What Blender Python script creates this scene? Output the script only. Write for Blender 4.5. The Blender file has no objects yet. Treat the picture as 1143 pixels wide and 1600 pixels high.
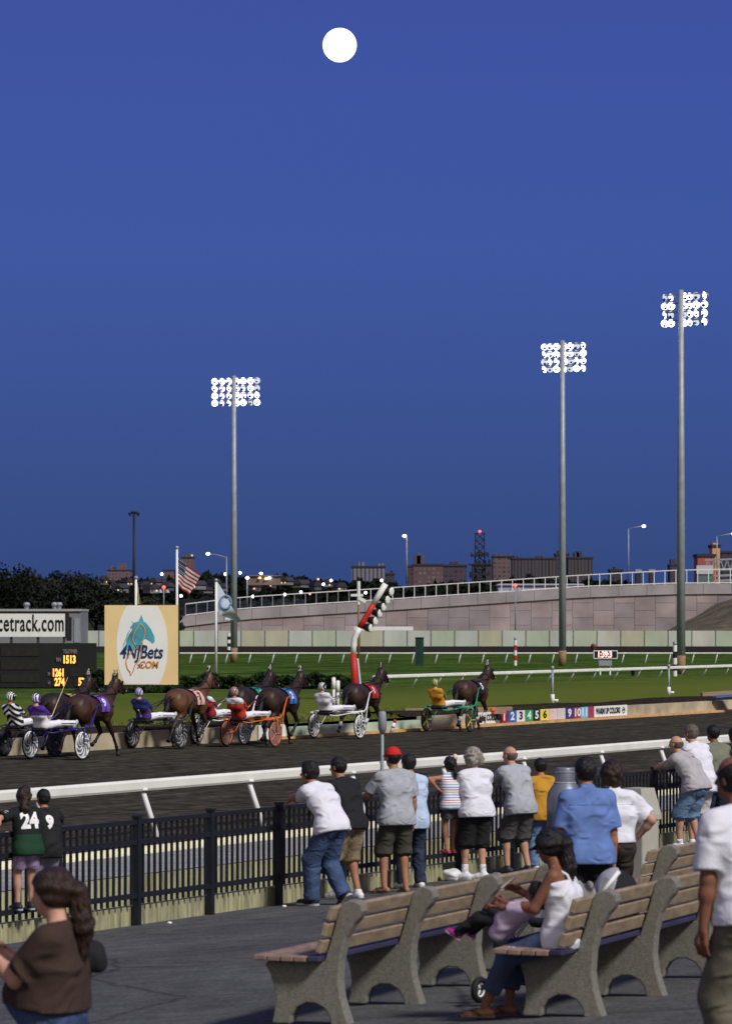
import bpy, math, random
import numpy as np
from mathutils import Vector, Matrix
from mathutils.bvhtree import BVHTree

# ------------------------------------------------------------------ camera, sky, sun
SC = bpy.context.scene
COL = SC.collection
R = math.radians
FPX, CX, YH, HC = 5730.0, 571.5, 967.0, 3.4        # focal length / centre / horizon of the photo, eye height
cam_d = bpy.data.cameras.new("camera")
cam = bpy.data.objects.new("camera", cam_d); COL.objects.link(cam)
cam.location = (0, 0, HC); cam.rotation_euler = (R(90), 0, 0)
cam_d.sensor_fit = 'VERTICAL'; cam_d.sensor_height = 36; cam_d.sensor_width = 36
cam_d.lens = 36 * FPX / 1600; cam_d.shift_y = (YH - 800) / 1600
cam_d.clip_start = 1.0; cam_d.clip_end = 20000
cam_d.dof.use_dof = True; cam_d.dof.focus_distance = 75; cam_d.dof.aperture_fstop = 7.1
SC.camera = cam

SUN_EL, SUN_AZ = 42, 138                            # behind the camera and to the right
world = bpy.data.worlds.new("World"); SC.world = world; world.use_nodes = True
wn, wl = world.node_tree.nodes, world.node_tree.links
wn.clear()
w_out = wn.new('ShaderNodeOutputWorld'); w_bg = wn.new('ShaderNodeBackground')
w_sky = wn.new('ShaderNodeTexSky'); w_sky.sky_type = 'NISHITA'; w_sky.sun_disc = False
w_sky.sun_elevation = R(3); w_sky.sun_rotation = R(SUN_AZ)
w_tc = wn.new('ShaderNodeTexCoord'); w_sep = wn.new('ShaderNodeSeparateXYZ'); w_rmp = wn.new('ShaderNodeValToRGB')
w_mul = wn.new('ShaderNodeMath'); w_mul.operation = 'MULTIPLY'; w_mul.inputs[1].default_value = 5.0
w_mix = wn.new('ShaderNodeMix'); w_mix.data_type = 'RGBA'; w_mix.inputs[0].default_value = 0.06
wl.new(w_tc.outputs['Generated'], w_sep.inputs[0]); wl.new(w_sep.outputs['Z'], w_mul.inputs[0])
wl.new(w_mul.outputs[0], w_rmp.inputs[0])
def lin(r, g, b):
    f = lambda c: ((c / 255 + .055) / 1.055) ** 2.4 if c > 10 else c / 255 / 12.92
    return (f(r), f(g), f(b), 1)
def ramp(node, stops):
    cr = node.color_ramp
    while len(cr.elements) > len(stops): cr.elements.remove(cr.elements[-1])
    while len(cr.elements) < len(stops): cr.elements.new(.5)
    for e, (p, c) in zip(cr.elements, stops): e.position = p; e.color = c
ramp(w_rmp, [(0.0, lin(46, 72, 126)), (.1, lin(48, 75, 133)), (.28, lin(52, 80, 149)), (.5, lin(57, 85, 163)),
             (.7, lin(58, 83, 166)), (.84, lin(58, 79, 162)), (1, lin(57, 74, 156))])
wl.new(w_rmp.outputs[0], w_mix.inputs[6]); wl.new(w_sky.outputs[0], w_mix.inputs[7])
# the afterglow fills the western sky behind the camera
w_y = wn.new('ShaderNodeMapRange'); w_y.inputs[1].default_value = .25; w_y.inputs[2].default_value = -.75
w_gl = wn.new('ShaderNodeMix'); w_gl.data_type = 'RGBA'; w_gl.inputs[7].default_value = (.40, .36, .34, 1)
wl.new(w_sep.outputs['Y'], w_y.inputs[0]); wl.new(w_y.outputs[0], w_gl.inputs[0]); wl.new(w_mix.outputs[2], w_gl.inputs[6])
wl.new(w_gl.outputs[2], w_bg.inputs[0]); w_bg.inputs[1].default_value = 1.0
# the sky texture is scaled down before the blend
w_sc = wn.new('ShaderNodeMix'); w_sc.data_type = 'RGBA'; w_sc.blend_type = 'MULTIPLY'; w_sc.inputs[0].default_value = 1
w_sc.inputs[7].default_value = (.08, .08, .08, 1)
wl.new(w_sky.outputs[0], w_sc.inputs[6]); wl.new(w_sc.outputs[2], w_mix.inputs[7])
wl.new(w_bg.outputs[0], w_out.inputs[0])

sun_d = bpy.data.lights.new("sun", 'SUN'); sun = bpy.data.objects.new("sun", sun_d); COL.objects.link(sun)
sun_d.energy = 3.15; sun_d.angle = R(10); sun_d.color = (1.0, .965, .93)
_sd = Vector((math.sin(R(SUN_AZ)) * math.cos(R(SUN_EL)), math.cos(R(SUN_AZ)) * math.cos(R(SUN_EL)), math.sin(R(SUN_EL))))
sun.rotation_euler = _sd.to_track_quat('Z', 'Y').to_euler()
SC.view_settings.view_transform = 'Standard'; SC.view_settings.look = 'None'
SC.view_settings.exposure = 0; SC.view_settings.gamma = 1; SC.view_settings.use_curve_mapping = False

# ------------------------------------------------------------------ where things stand
TH = R(27); S_, C_ = math.sin(TH), math.cos(TH)
VPX = CX + FPX * math.tan(TH)
DV, NV = Vector((S_, C_, 0)), Vector((-C_, S_, 0))  # along the track / across it towards the infield
VF = 20.7                                            # the black fence stands at v = VF
def apron_z(v): return .06 * max(0, VF - v)
def UV(u, v, z=0): p = DV * u + NV * v; return Vector((p.x, p.y, z))
def VX(x, v, z=0):                                   # point of the vertical plane v seen at picture column x
    Y = FPX * v / (C_ * (VPX - x)); return Vector(((x - CX) / FPX * Y, Y, z))
def U_of(p): return p.x * S_ + p.y * C_
def PX(x, y, Y): return Vector(((x - CX) / FPX * Y, Y, HC - (y - YH) / FPX * Y))
def GZ(x, y, z): return PX(x, y, FPX * (HC - z) / (y - YH))
def AP(x, y):                                        # point of the sloping apron
    a, b = (x - CX) / FPX, -(y - YH) / FPX
    Y = (.06 * VF - HC) / (b + .06 * (S_ - a * C_)); return Vector((a * Y, Y, HC + b * Y))
def on_apron(X, Y): v = -X * C_ + Y * S_; return Vector((X, Y, apron_z(v)))
RND = random.Random(7)

# ------------------------------------------------------------------ materials
def M(name, col, rough=.75, var=.18, scale=8., bump=0., bscale=60., metal=0., stretch=None, coord='Object', spec=.3, det=4):
    m = bpy.data.materials.new(name); m.use_nodes = True
    n, l = m.node_tree.nodes, m.node_tree.links
    b = n['Principled BSDF']; b.inputs['Roughness'].default_value = rough; b.inputs['Metallic'].default_value = metal
    b.inputs['Specular IOR Level'].default_value = spec
    c = tuple(col[:3])
    tc = n.new('ShaderNodeTexCoord'); src = tc.outputs[coord]
    if stretch:
        mp = n.new('ShaderNodeMapping'); mp.inputs['Scale'].default_value = stretch; l.new(src, mp.inputs[0]); src = mp.outputs[0]
    if var > 0:
        t = n.new('ShaderNodeTexNoise'); t.inputs['Scale'].default_value = scale; t.inputs['Detail'].default_value = det
        r = n.new('ShaderNodeValToRGB'); ramp(r, [(.3, tuple(x * (1 - var) for x in c) + (1,)), (.7, tuple(min(1, x * (1 + var)) for x in c) + (1,))])
        l.new(src, t.inputs['Vector']); l.new(t.outputs[0], r.inputs[0]); l.new(r.outputs[0], b.inputs['Base Color'])
    else: b.inputs['Base Color'].default_value = c + (1,)
    if bump > 0:
        t2 = n.new('ShaderNodeTexNoise'); t2.inputs['Scale'].default_value = bscale; t2.inputs['Detail'].default_value = 3
        bp = n.new('ShaderNodeBump'); bp.inputs['Strength'].default_value = min(1, bump); bp.inputs['Distance'].default_value = .02
        l.new(src, t2.inputs['Vector']); l.new(t2.outputs[0], bp.inputs['Height']); l.new(bp.outputs[0], b.inputs['Normal'])
    return m
def EM(name, col, strength):
    m = bpy.data.materials.new(name); m.use_nodes = True; b = m.node_tree.nodes['Principled BSDF']
    b.inputs['Base Color'].default_value = (.1, .1, .1, 1)
    b.inputs['Emission Color'].default_value = tuple(col[:3]) + (1,); b.inputs['Emission Strength'].default_value = strength
    return m
def bsdf(m): return m.node_tree.nodes['Principled BSDF']
def nd(m, t, **kw):
    x = m.node_tree.nodes.new(t)
    for k, v in kw.items():
        if k == 'op': x.operation = v
        else: x.inputs[int(k[1:])].default_value = v
    return x
def lk(m, a, b): m.node_tree.links.new(a, b)
def base_of(m):                                      # the socket feeding base colour now
    s = bsdf(m).inputs['Base Color']
    return s.links[0].from_socket if s.is_linked else None
def banded(name, stops, axis='Z', scale=1., offset=0., rough=.85, bump=.25, const=True, tri=None):
    """cloth whose own colour changes in bands along one object axis"""
    m = M(name, (.5, .5, .5), rough, 0, bump=bump, bscale=25)
    tc = nd(m, 'ShaderNodeTexCoord'); sp = nd(m, 'ShaderNodeSeparateXYZ'); lk(m, tc.outputs['Object'], sp.inputs[0])
    src = sp.outputs[axis]
    if tri:                                          # chevrons
        ab = nd(m, 'ShaderNodeMath', op='ABSOLUTE'); lk(m, sp.outputs['X'], ab.inputs[0])
        mm = nd(m, 'ShaderNodeMath', op='MULTIPLY', _1=tri); lk(m, ab.outputs[0], mm.inputs[0])
        ad = nd(m, 'ShaderNodeMath', op='ADD'); lk(m, src, ad.inputs[0]); lk(m, mm.outputs[0], ad.inputs[1]); src = ad.outputs[0]
    su = nd(m, 'ShaderNodeMath', op='SUBTRACT', _1=offset); lk(m, src, su.inputs[0])
    mu = nd(m, 'ShaderNodeMath', op='MULTIPLY', _1=scale); lk(m, su.outputs[0], mu.inputs[0])
    src = mu.outputs[0]
    if tri or const == 'repeat':
        fr = nd(m, 'ShaderNodeMath', op='FRACT'); lk(m, src, fr.inputs[0]); src = fr.outputs[0]
    rp = nd(m, 'ShaderNodeValToRGB'); ramp(rp, [(p, tuple(c[:3]) + (1,)) for p, c in stops]); rp.color_ramp.interpolation = 'CONSTANT'
    lk(m, src, rp.inputs[0]); lk(m, rp.outputs[0], bsdf(m).inputs['Base Color'])
    return m

# ------------------------------------------------------------------ objects
def obj(name, me, mat=None, parent=None, smooth=False):
    me.name = name
    o = bpy.data.objects.new(name, me); COL.objects.link(o)
    if mat is not None:
        for m in (mat if isinstance(mat, (list, tuple)) else [mat]): me.materials.append(m)
    if smooth: me.polygons.foreach_set('use_smooth', [True] * len(me.polygons))
    if parent is not None: o.parent = parent
    return o
def tag(o, label, cat, group=None, kind=None):
    if label: o['label'] = label
    if cat: o['category'] = cat
    if group: o['group'] = group
    if kind: o['kind'] = kind
    return o
def thing(name, label, cat, loc=(0, 0, 0), rz=0., group=None):
    o = bpy.data.objects.new(name, None); COL.objects.link(o)
    o.location = loc; o.rotation_euler = (0, 0, rz); o.empty_display_size = .2
    return tag(o, label, cat, group)
def struct(name, me, mat, smooth=False): o = obj(name, me, mat, None, smooth); o['kind'] = 'structure'; return o
def kids(o): return [c for c in COL.objects if c.parent == o]
def dup(root, loc, rz, label=None, group=None, swap=None):
    def cp(o, par):
        c = o.copy(); COL.objects.link(c)
        if par is not None: c.parent = par
        if swap and c.type == 'MESH':
            names = [m.name for m in c.data.materials]
            if any(n in swap for n in names):
                c.data = c.data.copy()
                for i, n in enumerate(names):
                    if n in swap: c.data.materials[i] = swap[n]
        for ch in tree.get(o, ()): cp(ch, c)
        return c
    tree = {}
    for o in list(COL.objects):
        if o.parent is not None: tree.setdefault(o.parent, []).append(o)
    r = cp(root, None); r.location = loc; r.rotation_euler = (0, 0, rz)
    if label: r['label'] = label
    if group: r['group'] = group
    return r

class MB:
    def __init__(s): s.v = []; s.f = []; s.mi = []; s.cur = 0
    def add(s, vs, fs):
        o = len(s.v); s.v += [tuple(p) for p in vs]; s.f += [tuple(i + o for i in f) for f in fs]; s.mi += [s.cur] * len(fs); return s
    def box(s, c, d, M3=None, rz=0):
        c = Vector(c); hx, hy, hz = d[0] / 2, d[1] / 2, d[2] / 2
        if M3 is None: M3 = Matrix.Rotation(rz, 3, 'Z')
        vs = [c + M3 @ Vector((x * hx, y * hy, z * hz)) for x in (-1, 1) for y in (-1, 1) for z in (-1, 1)]
        return s.add(vs, [(0, 1, 3, 2), (4, 6, 7, 5), (0, 4, 5, 1), (2, 3, 7, 6), (0, 2, 6, 4), (1, 5, 7, 3)])
    def bar(s, a, b, w, h, up=(0, 0, 1)):            # box from a to b
        a, b = Vector(a), Vector(b); t = (b - a).normalized(); x = t.cross(Vector(up)).normalized(); y = x.cross(t)
        vs = [p + x * (i * w / 2) + y * (j * h / 2) for p in (a, b) for i, j in ((-1, -1), (1, -1), (1, 1), (-1, 1))]
        return s.add(vs, [(0, 3, 2, 1), (4, 5, 6, 7), (0, 1, 5, 4), (1, 2, 6, 5), (2, 3, 7, 6), (3, 0, 4, 7)])
    def tube(s, path, r, n=8, caps=True, flat=1.):
        path = [Vector(p) for p in path]; rs = r if isinstance(r, (list, tuple)) else [r] * len(path)
        o = len(s.v); vs = []; ref = None
        for i, p in enumerate(path):
            t = (path[min(i + 1, len(path) - 1)] - path[max(i - 1, 0)]).normalized()
            if ref is None: ref = t.orthogonal().normalized()
            x = (ref - t * ref.dot(t)).normalized(); ref = x; y = t.cross(x)
            vs += [p + x * (rs[i] * math.cos(2 * math.pi * k / n)) + y * (rs[i] * flat * math.sin(2 * math.pi * k / n)) for k in range(n)]
        fs = [(i * n + k, i * n + (k + 1) % n, (i + 1) * n + (k + 1) % n, (i + 1) * n + k) for i in range(len(path) - 1) for k in range(n)]
        if caps: fs += [tuple(reversed(range(n))), tuple((len(path) - 1) * n + k for k in range(n))]
        return s.add(vs, fs)
    def lathe(s, prof, n=24, c=(0, 0, 0), ax=None):  # prof: (radius, height)
        M3 = Matrix.Identity(3) if ax is None else Vector((0, 0, 1)).rotation_difference(Vector(ax)).to_matrix()
        c = Vector(c)
        vs = [c + M3 @ Vector((r * math.cos(2 * math.pi * k / n), r * math.sin(2 * math.pi * k / n), z)) for r, z in prof for k in range(n)]
        fs = [(i * n + k, i * n + (k + 1) % n, (i + 1) * n + (k + 1) % n, (i + 1) * n + k) for i in range(len(prof) - 1) for k in range(n)]
        return s.add(vs, fs)
    def torus(s, c, ax, Rr, r, n=32, m=8):
        M3 = Vector((0, 0, 1)).rotation_difference(Vector(ax)).to_matrix(); c = Vector(c); vs = []
        for i in range(n):
            a = 2 * math.pi * i / n
            for j in range(m):
                b = 2 * math.pi * j / m; q = Rr + r * math.cos(b)
                vs.append(c + M3 @ Vector((q * math.cos(a), q * math.sin(a), r * math.sin(b))))
        return s.add(vs, [(i * m + j, ((i + 1) % n) * m + j, ((i + 1) % n) * m + (j + 1) % m, i * m + (j + 1) % m) for i in range(n) for j in range(m)])
    def ball(s, c, r, n=12, m=8):
        c = Vector(c); rr = r if isinstance(r, (tuple, list)) else (r, r, r)
        vs = [c + Vector((rr[0] * math.sin(math.pi * j / m) * math.cos(2 * math.pi * i / n), rr[1] * math.sin(math.pi * j / m) * math.sin(2 * math.pi * i / n), -rr[2] * math.cos(math.pi * j / m))) for j in range(m + 1) for i in range(n)]
        return s.add(vs, [(j * n + i, j * n + (i + 1) % n, (j + 1) * n + (i + 1) % n, (j + 1) * n + i) for j in range(m) for i in range(n)])
    def prism(s, pts, o, ax, ay, th):                # polygon pts (2d) at origin o, axes ax, ay, extruded by vector th both ways
        o, ax, ay, th = Vector(o), Vector(ax), Vector(ay), Vector(th); n = len(pts)
        A = [o + ax * p[0] + ay * p[1] - th / 2 for p in pts]; B = [p + th for p in A]
        return s.add(A + B, [tuple(reversed(range(n))), tuple(range(n, 2 * n))] + [(i, (i + 1) % n, n + (i + 1) % n, n + i) for i in range(n)])
    def quad(s, a, b, c, d): return s.add([a, b, c, d], [(0, 1, 2, 3)])
    def mesh(s, name):
        me = bpy.data.meshes.new(name); me.from_pydata(s.v, [], s.f)
        if any(s.mi): me.polygons.foreach_set('material_index', s.mi)
        return me
    def build(s, name, mat, parent=None, smooth=False, loc=None):
        o = obj(name, s.mesh(name), mat, parent, smooth)
        if loc is not None: o.location = loc
        return o
def grid_mesh(name, f, nu, nv):                      # f(i/nu, j/nv) -> point
    m = MB(); m.add([f(i / nu, j / nv) for j in range(nv + 1) for i in range(nu + 1)],
                    [(j * (nu + 1) + i, j * (nu + 1) + i + 1, (j + 1) * (nu + 1) + i + 1, (j + 1) * (nu + 1) + i) for j in range(nv) for i in range(nu)])
    return m
def text_geo(s, size=1., bold=0., shear=0., ext=0., sx=1., align='CENTER', space=1.):
    cu = bpy.data.curves.new("lettering", 'FONT'); cu.body = s; cu.size = size; cu.offset = bold; cu.shear = shear; cu.extrude = ext
    cu.align_x = align; cu.align_y = 'CENTER'; cu.resolution_u = 3; cu.space_character = space
    o = bpy.data.objects.new("lettering", cu); COL.objects.link(o)
    dg = bpy.context.evaluated_depsgraph_get(); me = o.evaluated_get(dg).to_mesh()
    vs = [Vector((v.co.x * sx, v.co.y, v.co.z)) for v in me.vertices]; fs = [tuple(p.vertices) for p in me.polygons]
    o.evaluated_get(dg).to_mesh_clear(); bpy.data.objects.remove(o); bpy.data.curves.remove(cu)
    return vs, fs
def text_on(m, s, o, ax, ay, size, **kw):            # lettering in the plane (ax, ay) at o
    vs, fs = text_geo(s, size, **kw); o, ax, ay = Vector(o), Vector(ax), Vector(ay); n = ax.cross(ay)
    return m.add([o + ax * v.x + ay * v.y + n * v.z for v in vs], fs)
def decal(m, s, me, o, ax, ay, size, off=.006, **kw):  # lettering laid on a curved mesh
    bv = BVHTree.FromPolygons([v.co.copy() for v in me.vertices], [tuple(p.vertices) for p in me.polygons])
    vs, fs = text_geo(s, size, **kw); o, ax, ay = Vector(o), Vector(ax).normalized(), Vector(ay).normalized(); n = ax.cross(ay).normalized()
    import bmesh
    b = bmesh.new(); bvs = [b.verts.new(v) for v in vs]
    for q in fs:
        try: b.faces.new([bvs[i] for i in q])
        except ValueError: pass
    bmesh.ops.triangulate(b, faces=b.faces[:])
    for _ in range(3):
        L = [e for e in b.edges if e.calc_length() > size * .12]
        if L: bmesh.ops.subdivide_edges(b, edges=L, cuts=1); bmesh.ops.triangulate(b, faces=b.faces[:])
    b.verts.index_update(); vs = [v.co.copy() for v in b.verts]; fs = [tuple(v.index for v in f.verts) for f in b.faces]; b.free()
    out = []
    for v in vs:
        p = o + ax * v.x + ay * v.y + n * .6
        h = bv.ray_cast(p, -n, 1.5)
        out.append((h[0] + n * off) if h[0] is not None else (p - n * .6))
    return m.add(out, fs)

# ------------------------------------------------------------------ smooth solids (people, animals)
def cap(a, b, ra, rb=None, k=.03): return ('c', np.array(a, np.float32), np.array(b, np.float32), ra, ra if rb is None else rb, k, None)
def ell(c, r, ax=None, k=.02): return ('e', np.array(c, np.float32), np.array(r, np.float32), np.eye(3, dtype=np.float32) if ax is None else np.array(ax, np.float32), None, k, None)
def cut(p, *planes): return p[:6] + ([(np.array(a, np.float32), np.array(n, np.float32)) for a, n in planes],)
def sdf_eval(pr, P):
    if pr[0] == 'c':
        _, a, b, ra, rb, _, _ = pr
        ab = b - a; L = float(ab @ ab) + 1e-9; d = P - a; t = np.clip((d @ ab) / L, 0, 1)
        e = d - t[..., None] * ab; r = np.sqrt((e * e).sum(-1)) - (ra + (rb - ra) * t)
    else:
        _, c, rr, A, _, _, _ = pr
        q = (P - c) @ A.T; k0 = np.sqrt(((q / rr) ** 2).sum(-1)); k1 = np.sqrt(((q / rr ** 2) ** 2).sum(-1)) + 1e-6
        r = k0 * (k0 - 1) / k1
    if pr[6]:
        for a, n in pr[6]: r = np.maximum(r, (P - a) @ n)
    return r
def solid(prims, h=.014, planes=(), folds=0., fs=18., subtract=(), seed=0):
    lo = np.full(3, 1e9); hi = -lo
    for p in prims:
        if p[0] == 'c': rm = max(p[3], p[4]); L = np.minimum(p[1], p[2]) - rm; U = np.maximum(p[1], p[2]) + rm
        else: rm = float(p[2].max()); L = p[1] - rm; U = p[1] + rm
        lo = np.minimum(lo, L); hi = np.maximum(hi, U)
    lo -= 3 * h; hi += 3 * h
    n = np.ceil((hi - lo) / h).astype(int) + 1
    ax = [(lo[i] + h * np.arange(n[i])).astype(np.float32) for i in range(3)]
    F = np.full(n, .3, np.float32)
    for p in prims:
        if p[0] == 'c': rm = max(p[3], p[4]); L = np.minimum(p[1], p[2]) - rm; U = np.maximum(p[1], p[2]) + rm
        else: rm = float(p[2].max()); L = p[1] - rm; U = p[1] + rm
        mg = .06 + p[5]
        i0 = np.maximum(0, np.floor((L - mg - lo) / h).astype(int)); i1 = np.minimum(n, np.ceil((U + mg - lo) / h).astype(int) + 1)
        sl = tuple(slice(i0[i], i1[i]) for i in range(3))
        G = np.stack(np.meshgrid(ax[0][sl[0]], ax[1][sl[1]], ax[2][sl[2]], indexing='ij'), -1)
        d = sdf_eval(p, G); o = F[sl]; k = p[5]
        hh = np.clip(.5 + .5 * (o - d) / k, 0, 1); F[sl] = o * (1 - hh) + d * hh - k * hh * (1 - hh)
    need = folds or planes or subtract
    if need:
        G = np.stack(np.meshgrid(*ax, indexing='ij'), -1)
        if folds:
            x, y, z = G[..., 0], G[..., 1], G[..., 2]; s = seed * 1.7
            w = np.sin(fs * .6 * x + 2.1 * np.sin(fs * .35 * z + s) + s) * np.sin(fs * .9 * z + 1.6 * np.sin(fs * .5 * x + fs * .4 * y + 2 * s))
            w2 = np.abs(np.sin(fs * .55 * (z * .8 + x * (1 if seed % 2 else -1) * .9 + y * .5) + 1.3 * np.sin(fs * .3 * (x - z) + s) + s))
            w3 = np.abs(np.sin(fs * .8 * (z - .5 * x) + 1.7 * np.sin(fs * .35 * x + 2 * s) + 2 * s))
            w = .45 * w + 1.5 * (.5 - w2) * (.6 + .4 * np.sin(3 * z + s)) + .7 * (.5 - w3)
            F = F + (folds * (w - .75)).astype(np.float32)
        for a, nn in planes: F = np.maximum(F, (G - np.array(a, np.float32)) @ np.array(nn, np.float32))
        for p in subtract: F = np.maximum(F, -sdf_eval(p, G))
    return nets(F, lo, h)
def nets(F, lo, h):
    s = F < 0
    c8 = [(i, j, k) for i in (0, 1) for j in (0, 1) for k in (0, 1)]
    n = np.array(F.shape) - 1
    sh = lambda A, c: A[c[0]:c[0] + n[0], c[1]:c[1] + n[1], c[2]:c[2] + n[2]]
    cnt = sum(sh(s, c).astype(np.int8) for c in c8); act = (cnt > 0) & (cnt < 8)
    I = np.argwhere(act); N = len(I); idx = -np.ones(act.shape, np.int64); idx[act] = np.arange(N)
    vals = {c: F[I[:, 0] + c[0], I[:, 1] + c[1], I[:, 2] + c[2]] for c in c8}
    pos = np.zeros((N, 3)); w = np.zeros(N)
    for c in c8:
        for a in range(3):
            if c[a]: continue
            d = list(c); d[a] = 1; d = tuple(d); A, B = vals[c], vals[d]; m = (A < 0) != (B < 0)
            t = np.where(m, A / np.where(m, A - B, 1), 0)
            q = np.array(c, float)[None] + np.zeros((N, 3)); q[:, a] += t
            pos += q * m[:, None]; w += m
    V = lo + h * (I + pos / w[:, None]); Q = []
    for a in range(3):
        b, c = (a + 1) % 3, (a + 2) % 3
        sl0 = [slice(None)] * 3; sl1 = [slice(None)] * 3; sl0[a] = slice(0, -1); sl1[a] = slice(1, None)
        s0, s1 = s[tuple(sl0)], s[tuple(sl1)]; E = np.argwhere(s0 != s1)
        E = E[(E[:, b] > 0) & (E[:, c] > 0) & (E[:, b] < n[b]) & (E[:, c] < n[c])]
        fl = s0[tuple(E.T)]
        def at(db, dc): e = E.copy(); e[:, b] += db; e[:, c] += dc; return idx[tuple(e.T)]
        q = np.stack([at(-1, -1), at(0, -1), at(0, 0), at(-1, 0)], 1); q[~fl] = q[~fl][:, ::-1]; Q.append(q)
    Q = np.concatenate(Q); Q = Q[(Q >= 0).all(1)]
    return V, Q
def smesh(name, VQ, extra=None):
    V, Q = VQ; vs = V.tolist(); fs = Q.tolist()
    if extra is not None:
        o = len(vs); vs += [list(p) for p in extra.v]; fs += [[i + o for i in f] for f in extra.f]
    me = bpy.data.meshes.new(name); me.from_pydata(vs, [], fs); me.polygons.foreach_set('use_smooth', [True] * len(me.polygons)); me.update()
    return me

# ================================================================== materials of the place
m_asph = M('asphalt', (.102, .102, .1), .92, .22, 3., .5, 160)
m_dirt = M('track dirt', (.052, .047, .036), .95, .35, 1.2, .8, 30, stretch=None, det=8)
m_back = M('backstretch dirt', (.03, .026, .022), .95, .2, .5)
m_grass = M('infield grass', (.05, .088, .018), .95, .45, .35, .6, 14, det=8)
m_soil = M('dark soil', (.03, .024, .02), .95, .5, 6, .8, 18)
m_ground = M('earth', (.03, .035, .022), .95, .4, .02)
m_conc = M('weathered concrete', (.33, .31, .22), .9, .35, 2.5, .4, 40)
m_concw = M('fence wall concrete', (.32, .31, .18), .92, .5, 5, .4, 40, stretch=(3, 3, .35))
m_slab = M('painted gutter slab', (.30, .30, .28), .85, .35, 2.5, stretch=(.3, 4, 1))
m_cream = M('cream kerb paint', (.72, .68, .45), .7, .12, 3.)
m_black = M('black fence paint', (.012, .014, .019), .55, .15, 6, .1, 50)
m_wht = M('white rail plastic', (.76, .75, .68), .5, .06, 2., .08, 30)
m_whp = M('white paint', (.78, .78, .76), .55, .05, 3.)
m_redp = M('red paint', (.5, .03, .02), .5, .08, 4.)
m_blk = M('black paint', (.012, .012, .014), .5, .1, 4.)
m_steel = M('galvanised steel', (.30, .33, .36), .5, .12, 3., metal=.2)
m_rust = M('rusty base', (.25, .17, .08), .8, .25, 6.)
m_grey = M('grey paint', (.27, .29, .32), .5, .1, 4.)
m_dark = M('dark panel', (.011, .013, .013), .6, .2, 2.)
m_leafd = M('dark leaves', (.009, .013, .008), .9, .45, .8)
m_hedge = M('hedge leaves', (.02, .036, .012), .9, .5, 2.)
m_bark = M('bark', (.03, .024, .018), .95, .3, 4.)
m_wood = M('weathered planks', (.33, .23, .15), .85, .25, 3, .3, 30, stretch=(1, 1, 12))
m_glow = EM('white lamp', (1, .97, 1), 6.); m_amber = EM('amber digits', (1, .36, .05), 2.6); m_redl = EM('red lamp', (1, .05, .03), 5.)
m_redd = EM('red lit digits', (1, .55, .5), 1.8); m_vio = EM('violet white lamp', (.75, .62, 1), 6.); m_warm = EM('warm window light', (1, .6, .25), 1.6)

def cracks(m, sc=.35, amt=.55):
    src = base_of(m); tc = nd(m, 'ShaderNodeTexCoord'); n0 = nd(m, 'ShaderNodeTexNoise'); n0.inputs['Scale'].default_value = 1.2; n0.inputs['Detail'].default_value = 4; lk(m, tc.outputs['Object'], n0.inputs['Vector'])
    mx = nd(m, 'ShaderNodeMix'); mx.data_type = 'RGBA'; mx.inputs[0].default_value = .25; lk(m, tc.outputs['Object'], mx.inputs[6]); lk(m, n0.outputs['Color'], mx.inputs[7])
    vo = nd(m, 'ShaderNodeTexVoronoi'); vo.feature = 'DISTANCE_TO_EDGE'; vo.inputs['Scale'].default_value = sc; lk(m, mx.outputs[2], vo.inputs['Vector'])
    r = nd(m, 'ShaderNodeValToRGB'); ramp(r, [(0, (amt,) * 3 + (1,)), (.012, (1, 1, 1, 1))]); lk(m, vo.outputs['Distance'], r.inputs[0])
    t = nd(m, 'ShaderNodeTexNoise'); t.inputs['Scale'].default_value = .5; t.inputs['Detail'].default_value = 5; lk(m, tc.outputs['Object'], t.inputs['Vector']); r2 = nd(m, 'ShaderNodeValToRGB'); ramp(r2, [(.3, (.86,) * 3 + (1,)), (.7, (1.12,) * 3 + (1,))]); lk(m, t.outputs[0], r2.inputs[0])
    q = src
    for k in (r, r2):
        x = nd(m, 'ShaderNodeMix'); x.data_type = 'RGBA'; x.blend_type = 'MULTIPLY'; x.inputs[0].default_value = 1; lk(m, q, x.inputs[6]); lk(m, k.outputs[0], x.inputs[7]); q = x.outputs[2]
    lk(m, q, bsdf(m).inputs['Base Color'])
def speckle(m, sc, amt, stretch=(1, 1, 1)):
    src = base_of(m); tc = nd(m, 'ShaderNodeTexCoord'); mp = nd(m, 'ShaderNodeMapping'); mp.inputs['Scale'].default_value = stretch; lk(m, tc.outputs['Object'], mp.inputs[0])
    t = nd(m, 'ShaderNodeTexNoise'); t.inputs['Scale'].default_value = sc; t.inputs['Detail'].default_value = 2; lk(m, mp.outputs[0], t.inputs['Vector'])
    r = nd(m, 'ShaderNodeValToRGB'); ramp(r, [(.32, (1 - amt,) * 3 + (1,)), (.68, (1 + amt,) * 3 + (1,))]); lk(m, t.outputs[0], r.inputs[0])
    x = nd(m, 'ShaderNodeMix'); x.data_type = 'RGBA'; x.blend_type = 'MULTIPLY'; x.inputs[0].default_value = 1; lk(m, src, x.inputs[6]); lk(m, r.outputs[0], x.inputs[7]); lk(m, x.outputs[2], bsdf(m).inputs['Base Color'])
cracks(m_asph); speckle(m_asph, 26, .3)
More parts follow.
